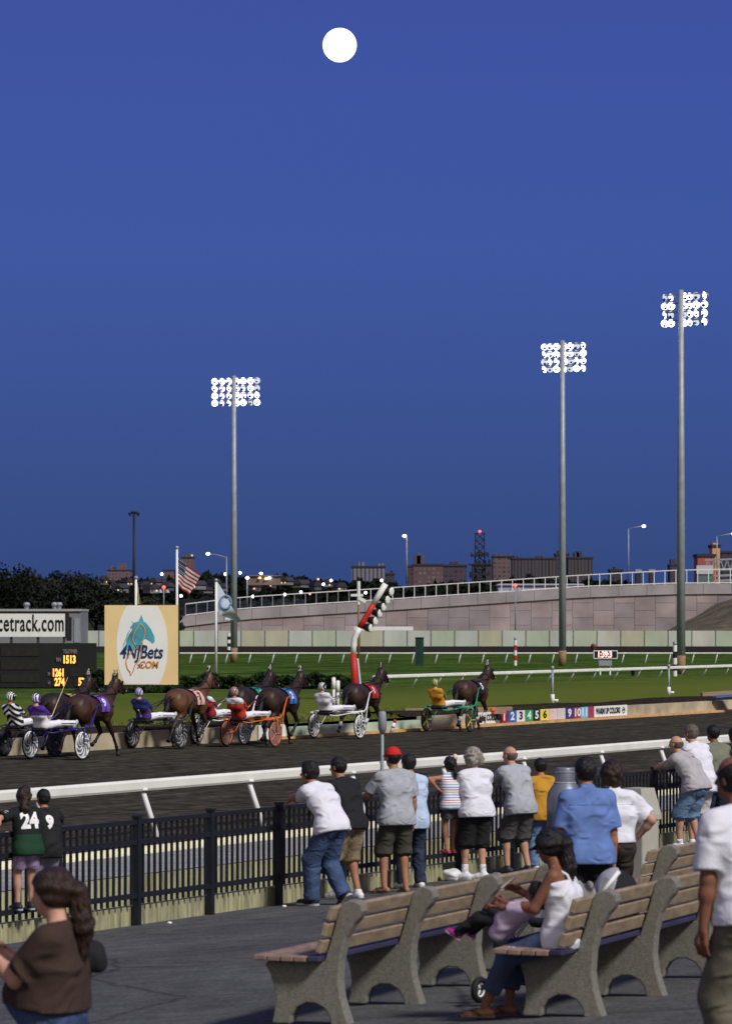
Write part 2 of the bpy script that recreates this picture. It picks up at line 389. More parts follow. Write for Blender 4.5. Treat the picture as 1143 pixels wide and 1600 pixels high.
# harrow lines along the dirt, darker and lighter drags
def streaks(m, amt=.5, sc=(0.06, 3.5)):
    src = base_of(m); tc = nd(m, 'ShaderNodeTexCoord'); mp = nd(m, 'ShaderNodeMapping')
    mp.inputs['Rotation'].default_value = (0, 0, -(math.pi / 2 - TH)); mp.vector_type = 'POINT'
    lk(m, tc.outputs['Object'], mp.inputs[0])
    m2 = nd(m, 'ShaderNodeMapping'); m2.inputs['Scale'].default_value = (sc[0], sc[1], 1); lk(m, mp.outputs[0], m2.inputs[0])
    t = nd(m, 'ShaderNodeTexNoise'); t.inputs['Scale'].default_value = 1; t.inputs['Detail'].default_value = 5; lk(m, m2.outputs[0], t.inputs['Vector'])
    r = nd(m, 'ShaderNodeValToRGB'); ramp(r, [(.3, (1 - amt,) * 3 + (1,)), (.7, (1 + amt,) * 3 + (1,))]); lk(m, t.outputs[0], r.inputs[0])
    x = nd(m, 'ShaderNodeMix'); x.data_type = 'RGBA'; x.blend_type = 'MULTIPLY'; x.inputs[0].default_value = 1
    lk(m, src, x.inputs[6]); lk(m, r.outputs[0], x.inputs[7]); lk(m, x.outputs[2], bsdf(m).inputs['Base Color'])
streaks(m_dirt, .3); speckle(m_dirt, 3.5, .42); speckle(m_grass, 2.2, .35); streaks(m_grass, .35, (.05, .35))
def light_pool(m, v0, v1, col):                           # floodlight pool painted into the grass colour near the kerb
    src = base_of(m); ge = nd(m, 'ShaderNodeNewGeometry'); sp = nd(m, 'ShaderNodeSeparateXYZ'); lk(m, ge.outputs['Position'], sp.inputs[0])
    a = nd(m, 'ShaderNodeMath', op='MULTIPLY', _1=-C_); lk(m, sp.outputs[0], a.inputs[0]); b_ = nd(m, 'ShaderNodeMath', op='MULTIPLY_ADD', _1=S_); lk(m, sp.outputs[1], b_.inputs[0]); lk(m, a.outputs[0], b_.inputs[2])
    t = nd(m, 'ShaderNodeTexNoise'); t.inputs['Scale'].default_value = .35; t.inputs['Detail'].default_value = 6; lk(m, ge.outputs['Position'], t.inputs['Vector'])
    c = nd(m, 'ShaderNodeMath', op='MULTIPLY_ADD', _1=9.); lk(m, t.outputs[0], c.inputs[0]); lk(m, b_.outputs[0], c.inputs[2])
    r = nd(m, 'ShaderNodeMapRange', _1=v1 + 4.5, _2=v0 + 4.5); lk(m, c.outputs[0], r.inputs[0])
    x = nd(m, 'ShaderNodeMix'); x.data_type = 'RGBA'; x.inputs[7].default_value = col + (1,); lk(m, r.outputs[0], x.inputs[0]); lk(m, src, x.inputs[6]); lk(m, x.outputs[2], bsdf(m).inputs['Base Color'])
light_pool(m_grass, 60, 80, (.11, .135, .026))
for _m, _s in ((m_dirt, 0), (m_asph, .06), (m_grass, 0), (m_soil, 0), (m_back, 0), (m_ground, 0), (m_slab, .1), (m_leafd, .05), (m_hedge, .05)): bsdf(_m).inputs['Specular IOR Level'].default_value = _s

# ================================================================== ground
def uvquad(u0, u1, v0, v1, z, z1=None, nu=1, nv=1):
    z1 = z if z1 is None else z1
    return grid_mesh('q', lambda a, b: UV(u0 + (u1 - u0) * a, v0 + (v1 - v0) * b, z + (z1 - z) * b), nu, nv)
struct('ground', MB().quad((-9000, -300, -.6), (9000, -300, -.6), (9000, 12000, -.6), (-9000, 12000, -.6)).mesh('g'), m_ground)
struct('asphalt_apron', uvquad(-30, 120, -25, VF + .06, apron_z(-25), apron_z(VF)).mesh('g'), m_asph)
struct('drain_floor', uvquad(-30, 120, VF + .06, 24.05, -.4).mesh('g'), m_conc)
struct('gutter_slab', uvquad(-30, 160, 24.12, 26.2, .1).mesh('g'), m_slab)
mb = MB(); mb.bar(UV(-30, 24.05, -.16), UV(160, 24.05, -.16), .14, .5); struct('gutter_wall', mb.mesh('g'), m_concw)
mb = MB(); mb.tube([UV(-30, 26.25, .09), UV(160, 26.25, .09)], .11, 12); struct('track_kerb', mb.mesh('g'), m_cream, True)
VK = 49.4
struct('dirt_track', uvquad(-60, 400, 26.2, VK + .1, 0, 0).mesh('g'), m_dirt)
# infield: outer corner follows the kerb, far side is the back stretch
ZI = .4
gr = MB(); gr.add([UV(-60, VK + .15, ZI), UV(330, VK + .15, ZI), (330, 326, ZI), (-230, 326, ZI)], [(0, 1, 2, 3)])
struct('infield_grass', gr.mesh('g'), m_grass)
struct('backstretch_track', MB().quad((-300, 326, ZI - .004), (400, 326, ZI - .004), (400, 420, ZI - .004), (-300, 420, ZI - .004)).mesh('g'), m_back)
# grass tufts along the ragged edge of the infield, near enough to show as blades
def blades(n, f, h, seed, w=.02):
    r = random.Random(seed); m = MB()
    for _ in range(n):
        p = f(r); a = r.uniform(0, 6.28); hh = h * r.uniform(.4, 1.2); d = Vector((math.cos(a), math.sin(a), 0)) * w
        tip = p + Vector((r.uniform(-.5, .5) * hh, r.uniform(-.5, .5) * hh, hh))
        m.add([p - d, p + d, tip], [(0, 1, 2)])
    return m
m_gl = M('long grass', (.13, .15, .03), .9, .5, .5)
t = blades(14000, lambda r: UV(r.uniform(72, 112), VK + .3 + abs(r.gauss(0, 1.6)), ZI), .13, 3, .018).build('grass_fringe', m_gl)
t['kind'] = 'stuff'
# inner kerb
mk1 = M('kerb concrete', (.42, .36, .24), .9, .3, 1.2, .5, 12); mk2 = M('kerb pale green paint', (.42, .52, .40), .85, .22, 1.5, .4, 20)
mk3 = M('kerb board', (.46, .33, .19), .85, .35, 1.4, .4, 14)
def useg(x, v=VK): return U_of(VX(x, v))
mb = MB()
for k, (xa, xb, mi) in enumerate([(-900, 418, 0), (418.5, 655, 1), (655.5, 760, 0), (760.5, 1250, 0)]):
    mb.cur = mi; top = ZI + .02 if mi == 0 else ZI - .08
    mb.bar(UV(useg(xa), VK, top / 2 - .1), UV(useg(xb), VK, top / 2 - .1), .22, top + .2)
o = struct('inner_kerb', mb.mesh('g'), [mk1, mk2])
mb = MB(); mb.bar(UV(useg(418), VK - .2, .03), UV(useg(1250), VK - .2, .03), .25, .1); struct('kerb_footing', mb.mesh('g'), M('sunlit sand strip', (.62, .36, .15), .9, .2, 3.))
mb = MB()
for u0, u1, w in ((useg(-900), useg(415), 1.1), (useg(640), 175, 1.9)):
    n = 110
    g = grid_mesh('s', lambda a, b: UV(u0 + (u1 - u0) * a, VK + .12 + b * w * (1 + .25 * math.sin(9 * a) * math.sin(23 * a)), ZI + .02 + .12 * math.sin(math.pi * b) ** .7 * (1 + .3 * math.sin(40 * a + 3 * b))), n, 6)
    mb.add(g.v, g.f)
struct('soil_bank', mb.mesh('g'), m_soil, True)

# ================================================================== black fence
f = thing('black_fence', 'long black picket fence on a low stained concrete footing along the asphalt apron', 'fence', UV(30, VF, 0))
fo = Vector(f.location)
UP0, PITCH = 35.05, 1.653
rail_z = (1.15, .93, .335)
for k in range(-4, 13):
    u = UP0 + PITCH * k; b = UV(u, VF, 0) - fo
    if k < 12: 
        m = MB(); e = UV(u + PITCH, VF, 0) - fo
        for z, h in zip(rail_z, (.05, .055, .055)): m.bar(b + Vector((0, 0, z)), e + Vector((0, 0, z)), .045, h)
        for j in range(1, 13):
            p = b + (e - b) * (j / 13); m.bar(p + Vector((0, 0, .24)), p + Vector((0, 0, 1.14)), .026, .026, up=DV)
        m.build('picket_panel', m_black, f)
    m = MB(); m.bar(b + Vector((0, 0, -.1)), b + Vector((0, 0, 1.2)), .07, .07, up=DV)
    m.bar(b + Vector((0, 0, 1.2)), b + Vector((0, 0, 1.225)), .092, .092, up=DV); m.build('post', m_black, f)
m = MB(); m.bar(UV(20, VF + .13, -.1) - fo, UV(70, VF + .13, -.1) - fo, .12, .62); m.build('footing', m_concw, f)

# ================================================================== white rails
def rail(name, label, p0, p1, zt, th, posts, lean, foot_z, r=.035, wide=None, mp=None):
    t = thing(name, label, 'rail', p0); q = p1 - p0; m = MB(); w = wide or th
    n = Vector((-q.y, q.x, 0)).normalized(); c = [(-w / 2, -th * .3), (-w * .35, -th / 2), (w * .35, -th / 2), (w / 2, -th * .3), (w / 2, th * .3), (w * .3, th / 2), (-w * .3, th / 2), (-w / 2, th * .3)]
    z0 = Vector((0, 0, zt - th / 2 - p0.z))
    vs = [z0 + e + n * a + Vector((0, 0, b)) for e in (Vector((0, 0, 0)), q) for a, b in c]
    m.add(vs, [tuple(range(7, -1, -1)), tuple(range(8, 16))] + [(i, (i + 1) % 8, 8 + (i + 1) % 8, 8 + i) for i in range(8)])
    m.build('beam', m_wht, t)
    for p in posts:
        a = Vector((p.x - p0.x, p.y - p0.y, zt - th - p0.z + .02)); b = a + lean; b.z = foot_z - p0.z
        m = MB(); m.tube([a, a + (b - a) * .1, b], [r * .8, r, r], 8); m.box(a, (r * 4, r * 4, .03)); m.build('post', mp or m_whp, t, True)
    return t
VR = 29.0
pts = [VX(x, VR) for x in (-110, 58, 222, 388, 548, 690, 815, 936, 1030, 1120)]
rail('track_rail', 'broad white plastic track rail on slanting posts between the black fence and the dirt', VX(-130, VR, 0), VX(1230, VR, 0), .9, .175, pts, -NV * .3, -.05, .045, .13)
# splice sleeves on the near rail
VT = 71.5
xs = [602, 645] + [683 + 34.5 * k for k in range(15)]
rail('turf_rail', 'thin white turf course rail crossing the grass behind the finish post', VX(583, VT, ZI), VX(1230, VT, ZI), .97, .14, [VX(x + 7, VT) for x in xs], NV * .28, ZI - .05, .04, .09)
xs = [388 + 36.4 * k for k in range(22)] + [352, 318, 296]
fr = rail('far_rail', 'far thin grey white rail on short slanting posts before the pale barrier wall', PX(262, 1035, 249), PX(1240, 1035, 249), PX(0, 1019.5, 249).z, .085, [PX(x + 4, 1020, 249) for x in xs], Vector((-.18, -.1, 0)), ZI - .05, .045, .06)

# ================================================================== barrier wall and retaining wall
bw = thing('barrier_wall', 'long pale panelled barrier wall at the far edge of the track', 'wall', PX(560, 1010, 402))
mats = [M('barrier panel %s' % s, c, .85, .14, .5, stretch=(1, 1, .4)) for s, c in (('cool', (.46, .51, .44)), ('green', (.42, .49, .36)), ('plain', (.50, .51, .43)), ('yellowed', (.46, .46, .33)))]
zt = PX(0, 985.5, 402).z
for k in range(33):
    x0 = -30 + 37 * k; a = PX(x0, 1010, 402); b = PX(x0 + 36.4, 1010, 402); m = MB()
    m.box(((a.x + b.x) / 2 - bw.location.x, 0, (zt + .3) / 2 - bw.location.z), (b.x - a.x, .3, zt - .3)); m.build('panel', RND.choice(mats), bw)
    m = MB(); m.box((b.x - bw.location.x + .02, .05, (zt + .3) / 2 - bw.location.z), (.12, .4, zt - .28)); m.build('joint_post', m_grey, bw)
YW = 470
def pw(x, y, d=0): return PX(x, y, YW + d)
m_rw = M('retaining wall panels', (.33, .285, .285), .9, .28, .22, .2, 3)  # pink of the sunset glow is put into this wall colour
def panels(m, w, h, g=.02, dark=.45):
    src = base_of(m); tc = nd(m, 'ShaderNodeTexCoord'); sp = nd(m, 'ShaderNodeSeparateXYZ'); cb = nd(m, 'ShaderNodeCombineXYZ')
    lk(m, tc.outputs['Object'], sp.inputs[0]); lk(m, sp.outputs['Z'], cb.inputs[0]); lk(m, sp.outputs['X'], cb.inputs[1])
    br = nd(m, 'ShaderNodeTexBrick'); br.offset = .5; br.inputs['Scale'].default_value = 1; br.inputs['Brick Width'].default_value = h; br.inputs['Row Height'].default_value = w
    br.inputs['Mortar Size'].default_value = g; br.inputs['Color1'].default_value = (.86, .86, .9, 1); br.inputs['Color2'].default_value = (1.14, 1.05, 1.03, 1); br.inputs['Mortar'].default_value = (dark,) * 3 + (1,)
    lk(m, cb.outputs[0], br.inputs['Vector'])
    x = nd(m, 'ShaderNodeMix'); x.data_type = 'RGBA'; x.blend_type = 'MULTIPLY'; x.inputs[0].default_value = 1
    lk(m, src, x.inputs[6]); lk(m, br.outputs[0], x.inputs[7]); lk(m, x.outputs[2], bsdf(m).inputs['Base Color'])
panels(m_rw, 2.65, 1.9, .035)
m_cop = M('coping concrete', (.34, .31, .31), .9, .2, .3)
rw = thing('retaining_wall', 'high grey pink concrete retaining wall of a ramp rising to the right', 'wall', pw(700, 1000))
ro = Vector(rw.location)
TOP = [(150, 976), (262, 966), (380, 952), (600, 938), (760, 927.5), (900, 918), (1050, 912.5), (1240, 911)]
def topy(x):
    for (xa, ya), (xb, yb) in zip(TOP, TOP[1:]):
        if x <= xb: return ya + (yb - ya) * (x - xa) / (xb - xa)
    return TOP[-1][1]
m = MB(); P2 = []
for x, y in TOP: p = pw(x, y + 14) - ro; P2.append((p.x, p.z))
P2 += [(P2[-1][0], -3), (P2[0][0], -3)]
m.prism(list(reversed(P2)), (0, .5, 0), (1, 0, 0), (0, 0, 1), (0, .8, 0)); m.build('wall_face', m_rw, rw)
m = MB()
for k in range(22):
    xa, xb = 262 + 44 * k, 262 + 44 * k + 43.5
    A, B = pw(xa, topy(xa)) - ro, pw(xb, topy(xb)) - ro; A2, B2 = pw(xa, topy(xa) + 16) - ro, pw(xb, topy(xb) + 16) - ro
    m.prism([(A2.x, A2.z), (B2.x, B2.z), (B.x, B.z), (A.x, A.z)], (0, .35, 0), (1, 0, 0), (0, 0, 1), (0, .9, 0))
m.build('coping', m_cop, rw)
gl = thing('guard_railing', 'pale tubular guard railing along the top of the ramp wall', 'railing', pw(700, topy(700), 1))
go = Vector(gl.location)
RT = lambda x: topy(x) - (19 if x < 900 else 19 + (x - 900) * .016)
xs = [290 + 17 * k for k in range(53)]
for dy in (0, 1):
    m = MB()
    for a, b in zip(xs, xs[1:]): m.bar(pw(a, (RT(a), topy(a) - 1.5)[dy], 1) - go, pw(b, (RT(b), topy(b) - 1.5)[dy], 1) - go, .1, .11)
    m.build(('top_rail', 'bottom_rail')[dy], m_whp, gl)
for x in xs: q = MB(); q.bar(pw(x, topy(x) + 1, 1) - go, pw(x, RT(x), 1) - go, .09, .09, up=(0, 1, 0)); q.build('post', m_whp if x > 560 else m_steel, gl)
m = grid_mesh('e', lambda a, b: PX(1068 + a * 160, 987, 440 - 0 * b) * (1) + Vector((0, 26 * b, b * (5.6 * min(1, a * 1.15)) * (1 + .05 * math.sin(17 * a + 6 * b)))), 24, 8)
struct('embankment', m.mesh('e'), M('dry grass bank', (.10, .085, .05), .95, .5, .6), True)

# ================================================================== floodlight masts
LIT = [m_glow, EM('cool white lamp', (.93, .93, 1), 5.), EM('lavender lamp', (.80, .74, 1), 3.), EM('dim lamp', (.8, .82, 1), .9)]
def mast(x, yb, ytop, Y, ax_ang, cols, sp, rad, label, lit):
    b = PX(x, yb, Y); sc = FPX / Y; t = thing('floodlight_mast', label, 'floodlight mast', b, group='stadium floodlight masts')
    h = (yb - ytop) / sc; m = MB(); m.tube([(0, 0, .5), (0, 0, h * .5), (0, 0, h)], [.24, .2, .14], 14); m.build('pole', m_steel, t, True)
    m = MB(); m.tube([(0, 0, 0), (0, 0, 1.0)], [.26, .25], 14); m.build('pole_base', m_rust, t, True)
    ax = Vector((1, -math.tan(ax_ang), 0)); fwd = Vector((-math.sin(ax_ang), -math.cos(ax_ang), -.3)).normalized()
    r = random.Random(int(x))
    for row in range(4):
        z = h - .35 - row * sp * 1.02
        m = MB(); m.bar(ax * (cols[0] * sp) + Vector((0, .25, z + .12)), ax * (cols[-1] * sp) + Vector((0, .25, z + .12)), .07, .07); m.build('crossarm', m_grey, t)
        for c in cols:
            p = ax * (c * sp) + Vector((0, .3, z)); d = (fwd + ax * r.uniform(-.55, .55) + Vector((0, 0, r.uniform(-.1, .12)))).normalized()
            m = MB(); m.lathe([(.05, -.22), (.12, -.2), (rad * .8, -.1), (rad, 0), (rad * 1.02, .02), (rad * .96, .02)], 14, p, d); o = m.build('lamp_bowl', m_steel, t, True)
            m = MB(); m.lathe([(0, -.06), (rad * .55, -.04), (rad * .97, .0)], 14, p, d); m.build('reflector', r.choice(lit), o)
            m = MB(); q = p + d * .06 + ax * r.uniform(-.25, .2) * rad - Vector((0, 0, rad * r.uniform(.15, .55))); m.ball(q, (rad * r.uniform(.3, .46), rad * .3, rad * r.uniform(.26, .42)), 8, 6); m.build('lamp_hood', m_blk, o)
    return t
mast(365.5, 1035, 587, 252.8, R(20), [-2.75, -1.7, -.72, .45, 1.3, 2.35, 3.25], .49, .235, 'far lit floodlight mast behind the white and blue flag', LIT)
mast(878, 1041, 532, 234, R(30), [-2.35, -1.6, -.75, .35, 1.1, 1.9, 2.75], .47, .225, 'middle lit floodlight mast by the small red number board', LIT)
mast(1063, 1053, 453, 199, R(36), [-1.75, -1.05, .45, 1.05, 1.75, 2.65], .46, .215, 'tallest lit floodlight mast beside the black and white striped marker pole', LIT)

# ================================================================== moon
mo = PX(530.5, 70.5, 9000)
t = MB().ball(mo, 26.2 / FPX * 9000, 48, 32).build('moon', EM('moonlit surface', (1, .985, .95), 3.0), None, True)
tag(t, 'bright full moon high in the blue dusk sky', 'moon')

# ================================================================== tote board, sign, billboard
YT = 158
def at(x, y, Y=YT): return PX(x, y, Y)
b = at(75, 1082); tb = thing('tote_board', 'black tote board with amber digits standing on the infield at the left', 'scoreboard', b)
def P(x, y, d=0): p = at(x, y, YT) - b; p.y += d; return p
def panel(m, x0, y0, x1, y1, d, th=.06):
    a, c = P(x0, y1, d), P(x1, y0, d); m.box(((a.x + c.x) / 2, d + th / 2, (a.z + c.z) / 2), (c.x - a.x, th, c.z - a.z))
m = MB(); panel(m, -200, 1005, 149, 1074, 0, .9); m.build('cabinet', m_dark, tb)
m = MB()
for x in (-150, -60, 30, 120): q = P(x, 1074, .5); m.box((q.x, .5, q.z - .3), (.3, .3, .8))
m.build('legs', m_blk, tb)
mp = M('digit window', (.022, .022, .02), .35, .2, 5)
for (x0, y0, x1, y1) in [(2, 1012, 62, 1025), (2, 1032, 62, 1046), (2, 1054, 62, 1066), (-70, 1012, -4, 1025), (-70, 1032, -4, 1046), (-70, 1054, -4, 1066), (96, 1024, 121, 1037), (79, 1044, 104, 1057), (110, 1044, 136, 1057), (82, 1060, 104, 1072), (116, 1060, 136, 1072)]:
    m = MB(); panel(m, x0, y0, x1, y1, -.03, .03); m.build('digit_window', mp, tb)
X3, Z3 = Vector((1, 0, 0)), Vector((0, 0, 1)); k = YT / FPX
def word(s, x, y, hpx, mat, name='lettering', d=-.05, sx=.8, bold=.012, par=None, Pf=None, **kw):
    m = MB(); q = (Pf or P)(x, y); q.y += d
    text_on(m, s, q, X3, Z3, hpx * k / .72, sx=sx, bold=bold, ext=.004, **kw); return m.build(name, mat, par or tb)
dim = M('dim board lettering', (.16, .15, .14), .6, 0)
word('TELETIMER', 110, 1018, 6, dim, sx=.55); word('FIN', 92, 1031, 6, dim, sx=.6)
word('1513', 108.5, 1031, 12, m_amber, 'digits', sx=.62, bold=.02); word('34', 77, 1053, 5, dim, sx=.6); word('1261', 91.5, 1051.5, 11.5, m_amber, 'digits', sx=.62, bold=.02)
word('14', 77, 1067, 5, dim, sx=.6); word('274', 93.5, 1066, 12, m_amber, 'digits', sx=.62, bold=.02); word('57', 128, 1066, 12, m_amber, 'digits', sx=.62, bold=.02)
b2 = at(30, 1005); sg = thing('track_sign', 'white sign with black website lettering above the dark tote board', 'sign', b2)
P0 = lambda x, y: at(x, y, YT) - b2
m = MB(); a, c = P0(-260, 995), P0(102, 958); m.box(((a.x + c.x) / 2, .55, (a.z + c.z) / 2), (c.x - a.x, .8, c.z - a.z)); m.build('sign_face', m_whp, sg)
m = MB(); m.box((c.x + .05, .55, (a.z + c.z) / 2), (.1, .84, c.z - a.z + .1)); m.box(((a.x + c.x) / 2, .55, c.z + .03), (c.x - a.x, .84, .06)); m.build('frame', m_blk, sg)
m = MB()
for x in (-180, -90, 16, 58, 99): q = P0(x, 1000); m.box((q.x, .55, q.z), (.12, .12, .32))
m.build('struts', m_steel, sg)
m = MB(); vs, fs = text_geo('racetrack.com', 27 * k / .72 * 1.0, bold=.012, ext=.004, align='RIGHT', space=1.08); w = max(v.x for v in vs) - min(v.x for v in vs)
full = (100.5 + 19.5) * k / w; q = P0(100.5, 974.5); m.add([q + Vector((v.x * full, .15 - .02, v.y)) + Vector((0, v.z, 0)) for v in vs], fs); m.build('lettering', m_blk, sg)

YB = 150.; k = YB / FPX
b3 = PX(221, 1082, YB); bb = thing('billboard', 'square yellow and white betting billboard with a teal horse head', 'billboard', b3, rz=0)
Q = lambda x, y: PX(x, y, YB) - b3
m_tan = M('billboard yellow', (.82, .61, .30), .6, .04, 1.); m_bw = M('billboard white', (.82, .82, .80), .6, .03, 1.)
a, c = Q(163.5, 1070), Q(278.5, 945.5)
m = MB(); m.box(((a.x + c.x) / 2, .2, (a.z + c.z) / 2), (c.x - a.x, .3, c.z - a.z)); m.build('panel', m_tan, bb)
m = MB(); m.box((c.x + .02, .22, (a.z + c.z) / 2), (.05, .32, c.z - a.z + .05)); m.box(((a.x + c.x) / 2, .22, a.z - .03), (c.x - a.x + .05, .32, .06)); m.build('edge_trim', m_blk, bb)
m = MB()
for x in (180, 222, 262): q = Q(x, 1076); m.box((q.x, .3, q.z - .15), (.14, .14, .7))
m.build('legs', m_steel, bb)
pts = []
for i in range(72):
    an = 2 * math.pi * i / 72; pts.append((222 + 40 * math.cos(an), min(1069, max(946.5, 1010 + 79 * math.sin(an)))))
def poly(m, px, d, th=.006): m.prism([(Q(x, y).x, Q(x, y).z) for x, y in px], (0, d, 0), X3, Z3, (0, th, 0))
m = MB(); poly(m, list(reversed(pts)), .045); m.build('white_oval', m_bw, bb)
hx = lambda L: [(x / 2.8575, 840 + y / 2.8575) for x, y in L]
horse = hx([(632, 345), (641, 372), (655, 383), (672, 405), (690, 442), (691, 466), (680, 474), (668, 462), (650, 452), (632, 460), (640, 478), (648, 500), (560, 505), (562, 480), (566, 455), (578, 430), (592, 408), (580, 402), (598, 380), (618, 374)])
m = MB(); poly(m, list(reversed(horse)), .038); m.build('horse_head_emblem', M('emblem teal', (.07, .32, .42), .6, .45, 1.2), bb)
for mane in ([(590, 395), (575, 430), (560, 470), (545, 520), (556, 470), (570, 425)], [(585, 410), (568, 440), (548, 490), (538, 530), (552, 470), (572, 430)], [(600, 380), (588, 372), (594, 384)]):
    m = MB(); poly(m, hx(mane), .034); m.build('mane_stroke', M('emblem pale teal', (.35, .55, .6), .6, 0), bb)
nj = hx([(626, 385), (645, 402), (648, 430), (636, 470), (628, 500), (634, 520), (622, 550), (604, 568), (594, 600), (584, 615), (582, 600), (570, 585), (564, 560), (566, 540), (580, 520), (612, 490), (598, 470), (592, 450), (600, 425), (612, 405), (626, 385)])
m = MB(); m.tube([Q(x, y) + Vector((0, .028, 0)) for x, y in nj], .02, 5, flat=1); m.build('state_outline', M('emblem orange', (.72, .32, .06), .6, 0), bb)
navy = M('emblem navy', (.015, .03, .10), .5, 0)
word('4NJBets', 220.5, 1019.5, 21, navy, 'lettering', .02, sx=.70, bold=.012, par=bb, Pf=Q, shear=.22)
word('.COM', 231, 1039, 11, M('emblem orange letters', (.66, .27, .05), .6, 0), 'lettering', .02, sx=.85, bold=.012, par=bb, Pf=Q, shear=.15)
m = MB(); q = Q(219.5, 1040); pts = [((.14 if i % 2 == 0 else .06) * math.sin(math.pi * i / 5), (.14 if i % 2 == 0 else .06) * math.cos(math.pi * i / 5)) for i in range(10)]
m.prism(list(reversed(pts)), q + Vector((0, .03, 0)), X3, Z3, (0, .006, 0)); m.build('star', navy, bb)

# ================================================================== smaller track furniture
# finish post: red and white leaning pole carrying six lamps
YF = 136.; b = PX(555, 1092, YF); fp = thing('finish_post', 'leaning red and white striped pole with a column of lamps at the finish line', 'finish post', b)
Fq = lambda x, y: PX(x, y, YF) - b
path = [(552, 1022), (552.2, 1008), (553.5, 998), (557, 990), (561.5, 981), (568, 970), (575, 958), (583, 944), (592, 929), (602, 912)]
def seg(i, j, mat, r): m = MB(); m.tube([Fq(*p) for p in path[i:j + 1]], r, 14); return m.build('pole_section', mat, fp, True)
seg(0, 4, m_whp, .108); seg(4, 7, m_redp, .107); seg(7, 9, m_whp, .112)
m = MB(); m.tube([Fq(557.5, 1096), Fq(553.5, 1055), Fq(551.8, 1020)], [.15, .13, .108], 14); m.build('red_base', m_redp, fp, True)
m = MB(); a = Fq(560, 1071) ; m.prism([(-.09, -.0), (.10, -.0), (.0, 1.0), (-.16, 1.0)], a + Vector((0, .2, 0)), X3, Z3, (0, .12, 0)); m.build('white_side_sign', m_whp, fp)
m = MB(); m.prism([(-.03, .04), (.045, .04), (-.05, .96), (-.10, .96)], a + Vector((0, .13, 0)), X3, Z3, (0, .04, 0)); m.build('blue_stripe', M('sign blue', (.03, .06, .3), .5, 0), fp)
for (x, y) in [(609, 924), (603, 937), (597, 948), (591, 958), (584, 970), (577, 981)]:
    p = Fq(x, y); d = Vector((.75, -.45, -.12)).normalized(); m = MB(); m.lathe([(.03, -.28), (.1, -.25), (.15, -.08), (.15, .06), (.12, .07)], 12, p, d); o = m.build('lamp', m_blk, fp, True)
    m = MB(); m.lathe([(0, .09), (.12, .085), (.16, .06), (.16, .03)], 12, p + d * .02, d); m.build('lens', m_whp, o)
    m = MB(); m.bar(p - d * .2, p - d * .2 + Vector((-.22, .05, -.02)), .04, .04); m.build('bracket', m_blk, o)
# camera pole
YC = 236.; b = PX(560, 1040, YC); cp = thing('camera_pole', 'thin dark pole with white cameras behind the finish post', 'pole', b)
m = MB(); m.tube([(0, 0, 0), (0, 0, 118 * YC / FPX)], .07, 8); m.build('pole', m_rust, cp, True)
m = MB(); z = 110 * YC / FPX; m.tube([(0, 0, z - .6), (0, 0, z + .9)], .11, 8); m.box((-.1, 0, z), (.8, .2, .16)); m.box((.25, 0, z - .3), (.5, .3, .22), Matrix.Rotation(.5, 3, 'Y')); m.build('camera_head', m_whp, cp)
# striped marker poles and number board
def striped(name, label, x, yt, yb, Y, n, mats, r=.12, ball=True):
    b = PX(x, yb, Y); t = thing(name, label, 'marker pole', b); h = (yb - yt) * Y / FPX
    for i in range(n):
        m = MB(); m.lathe([(0, 0), (r, 0), (r, h / n - .004), (0, h / n - .004)], 12, (0, 0, i * h / n)); m.build('band', mats[(n - 1 - i) % 2], t)
    if ball: m = MB(); m.ball((0, 0, h + r * .9), r * 1.1); m.build('top_ball', m_steel, t, True)
striped('marker_pole', 'red and white banded marker pole on the grass left of the middle floodlight mast', 804.5, 1000, 1040, 215, 5, [m_whp, m_redp], .09)
striped('marker_pole', 'black and white banded marker pole beside the tallest floodlight mast', 1053.5, 1008, 1058, 192, 5, [m_whp, m_blk], .11)
striped('marker_pole', 'small black and white chequered marker pole next to the far floodlight mast', 357.5, 989, 1021, 260, 6, [m_whp, m_blk], .12, False)
YN = 196.; b = PX(944, 1063, YN); nb = thing('number_board', 'small red lit number board on two white legs on the grass', 'scoreboard', b)
Nq = lambda x, y: PX(x, y, YN) - b
def nbox(m, x0, y0, x1, y1, y, th): a, c = Nq(x0, y1), Nq(x1, y0); m.box(((a.x + c.x) / 2, y, (a.z + c.z) / 2), (c.x - a.x, th, c.z - a.z))
m = MB(); nbox(m, 927, 1017, 963, 1028.6, 0, .4); m.build('display_box', m_blk, nb)
m = MB(); nbox(m, 926.4, 1016.3, 963.6, 1017.4, 0, .44); nbox(m, 926.4, 1028.2, 963.6, 1029.2, 0, .44); nbox(m, 926.2, 1017.2, 927.4, 1028.6, 0, .44); nbox(m, 962.6, 1017.2, 963.8, 1028.6, 0, .44); m.build('frame', m_whp, nb)
m = MB(); nbox(m, 935, 1029.6, 955, 1040, 0, .3); m.build('cabinet', m_grey, nb)
for x in (937, 952.5): m = MB(); nbox(m, x - 1.1, 1040, x + 1.1, 1063.5, 0, .08); m.build('leg', m_whp, nb)
m = MB(); text_on(m, '1:39:3', Nq(943.5, 1022.8) + Vector((0, -.22, 0)), X3, Z3, 9.6 * YN / FPX / .72, sx=.72, bold=.018, ext=.004); m.build('digits', m_redd, nb)
m = MB(); m.lathe([(0, 0), (.1, 0), (.1, .12), (.14, .14), (.12, .32), (0, .36)], 12, Nq(926, 1016)); m.build('buzzer', M('dark red lamp glass', (.15, .02, .02), .4, 0), nb, True)
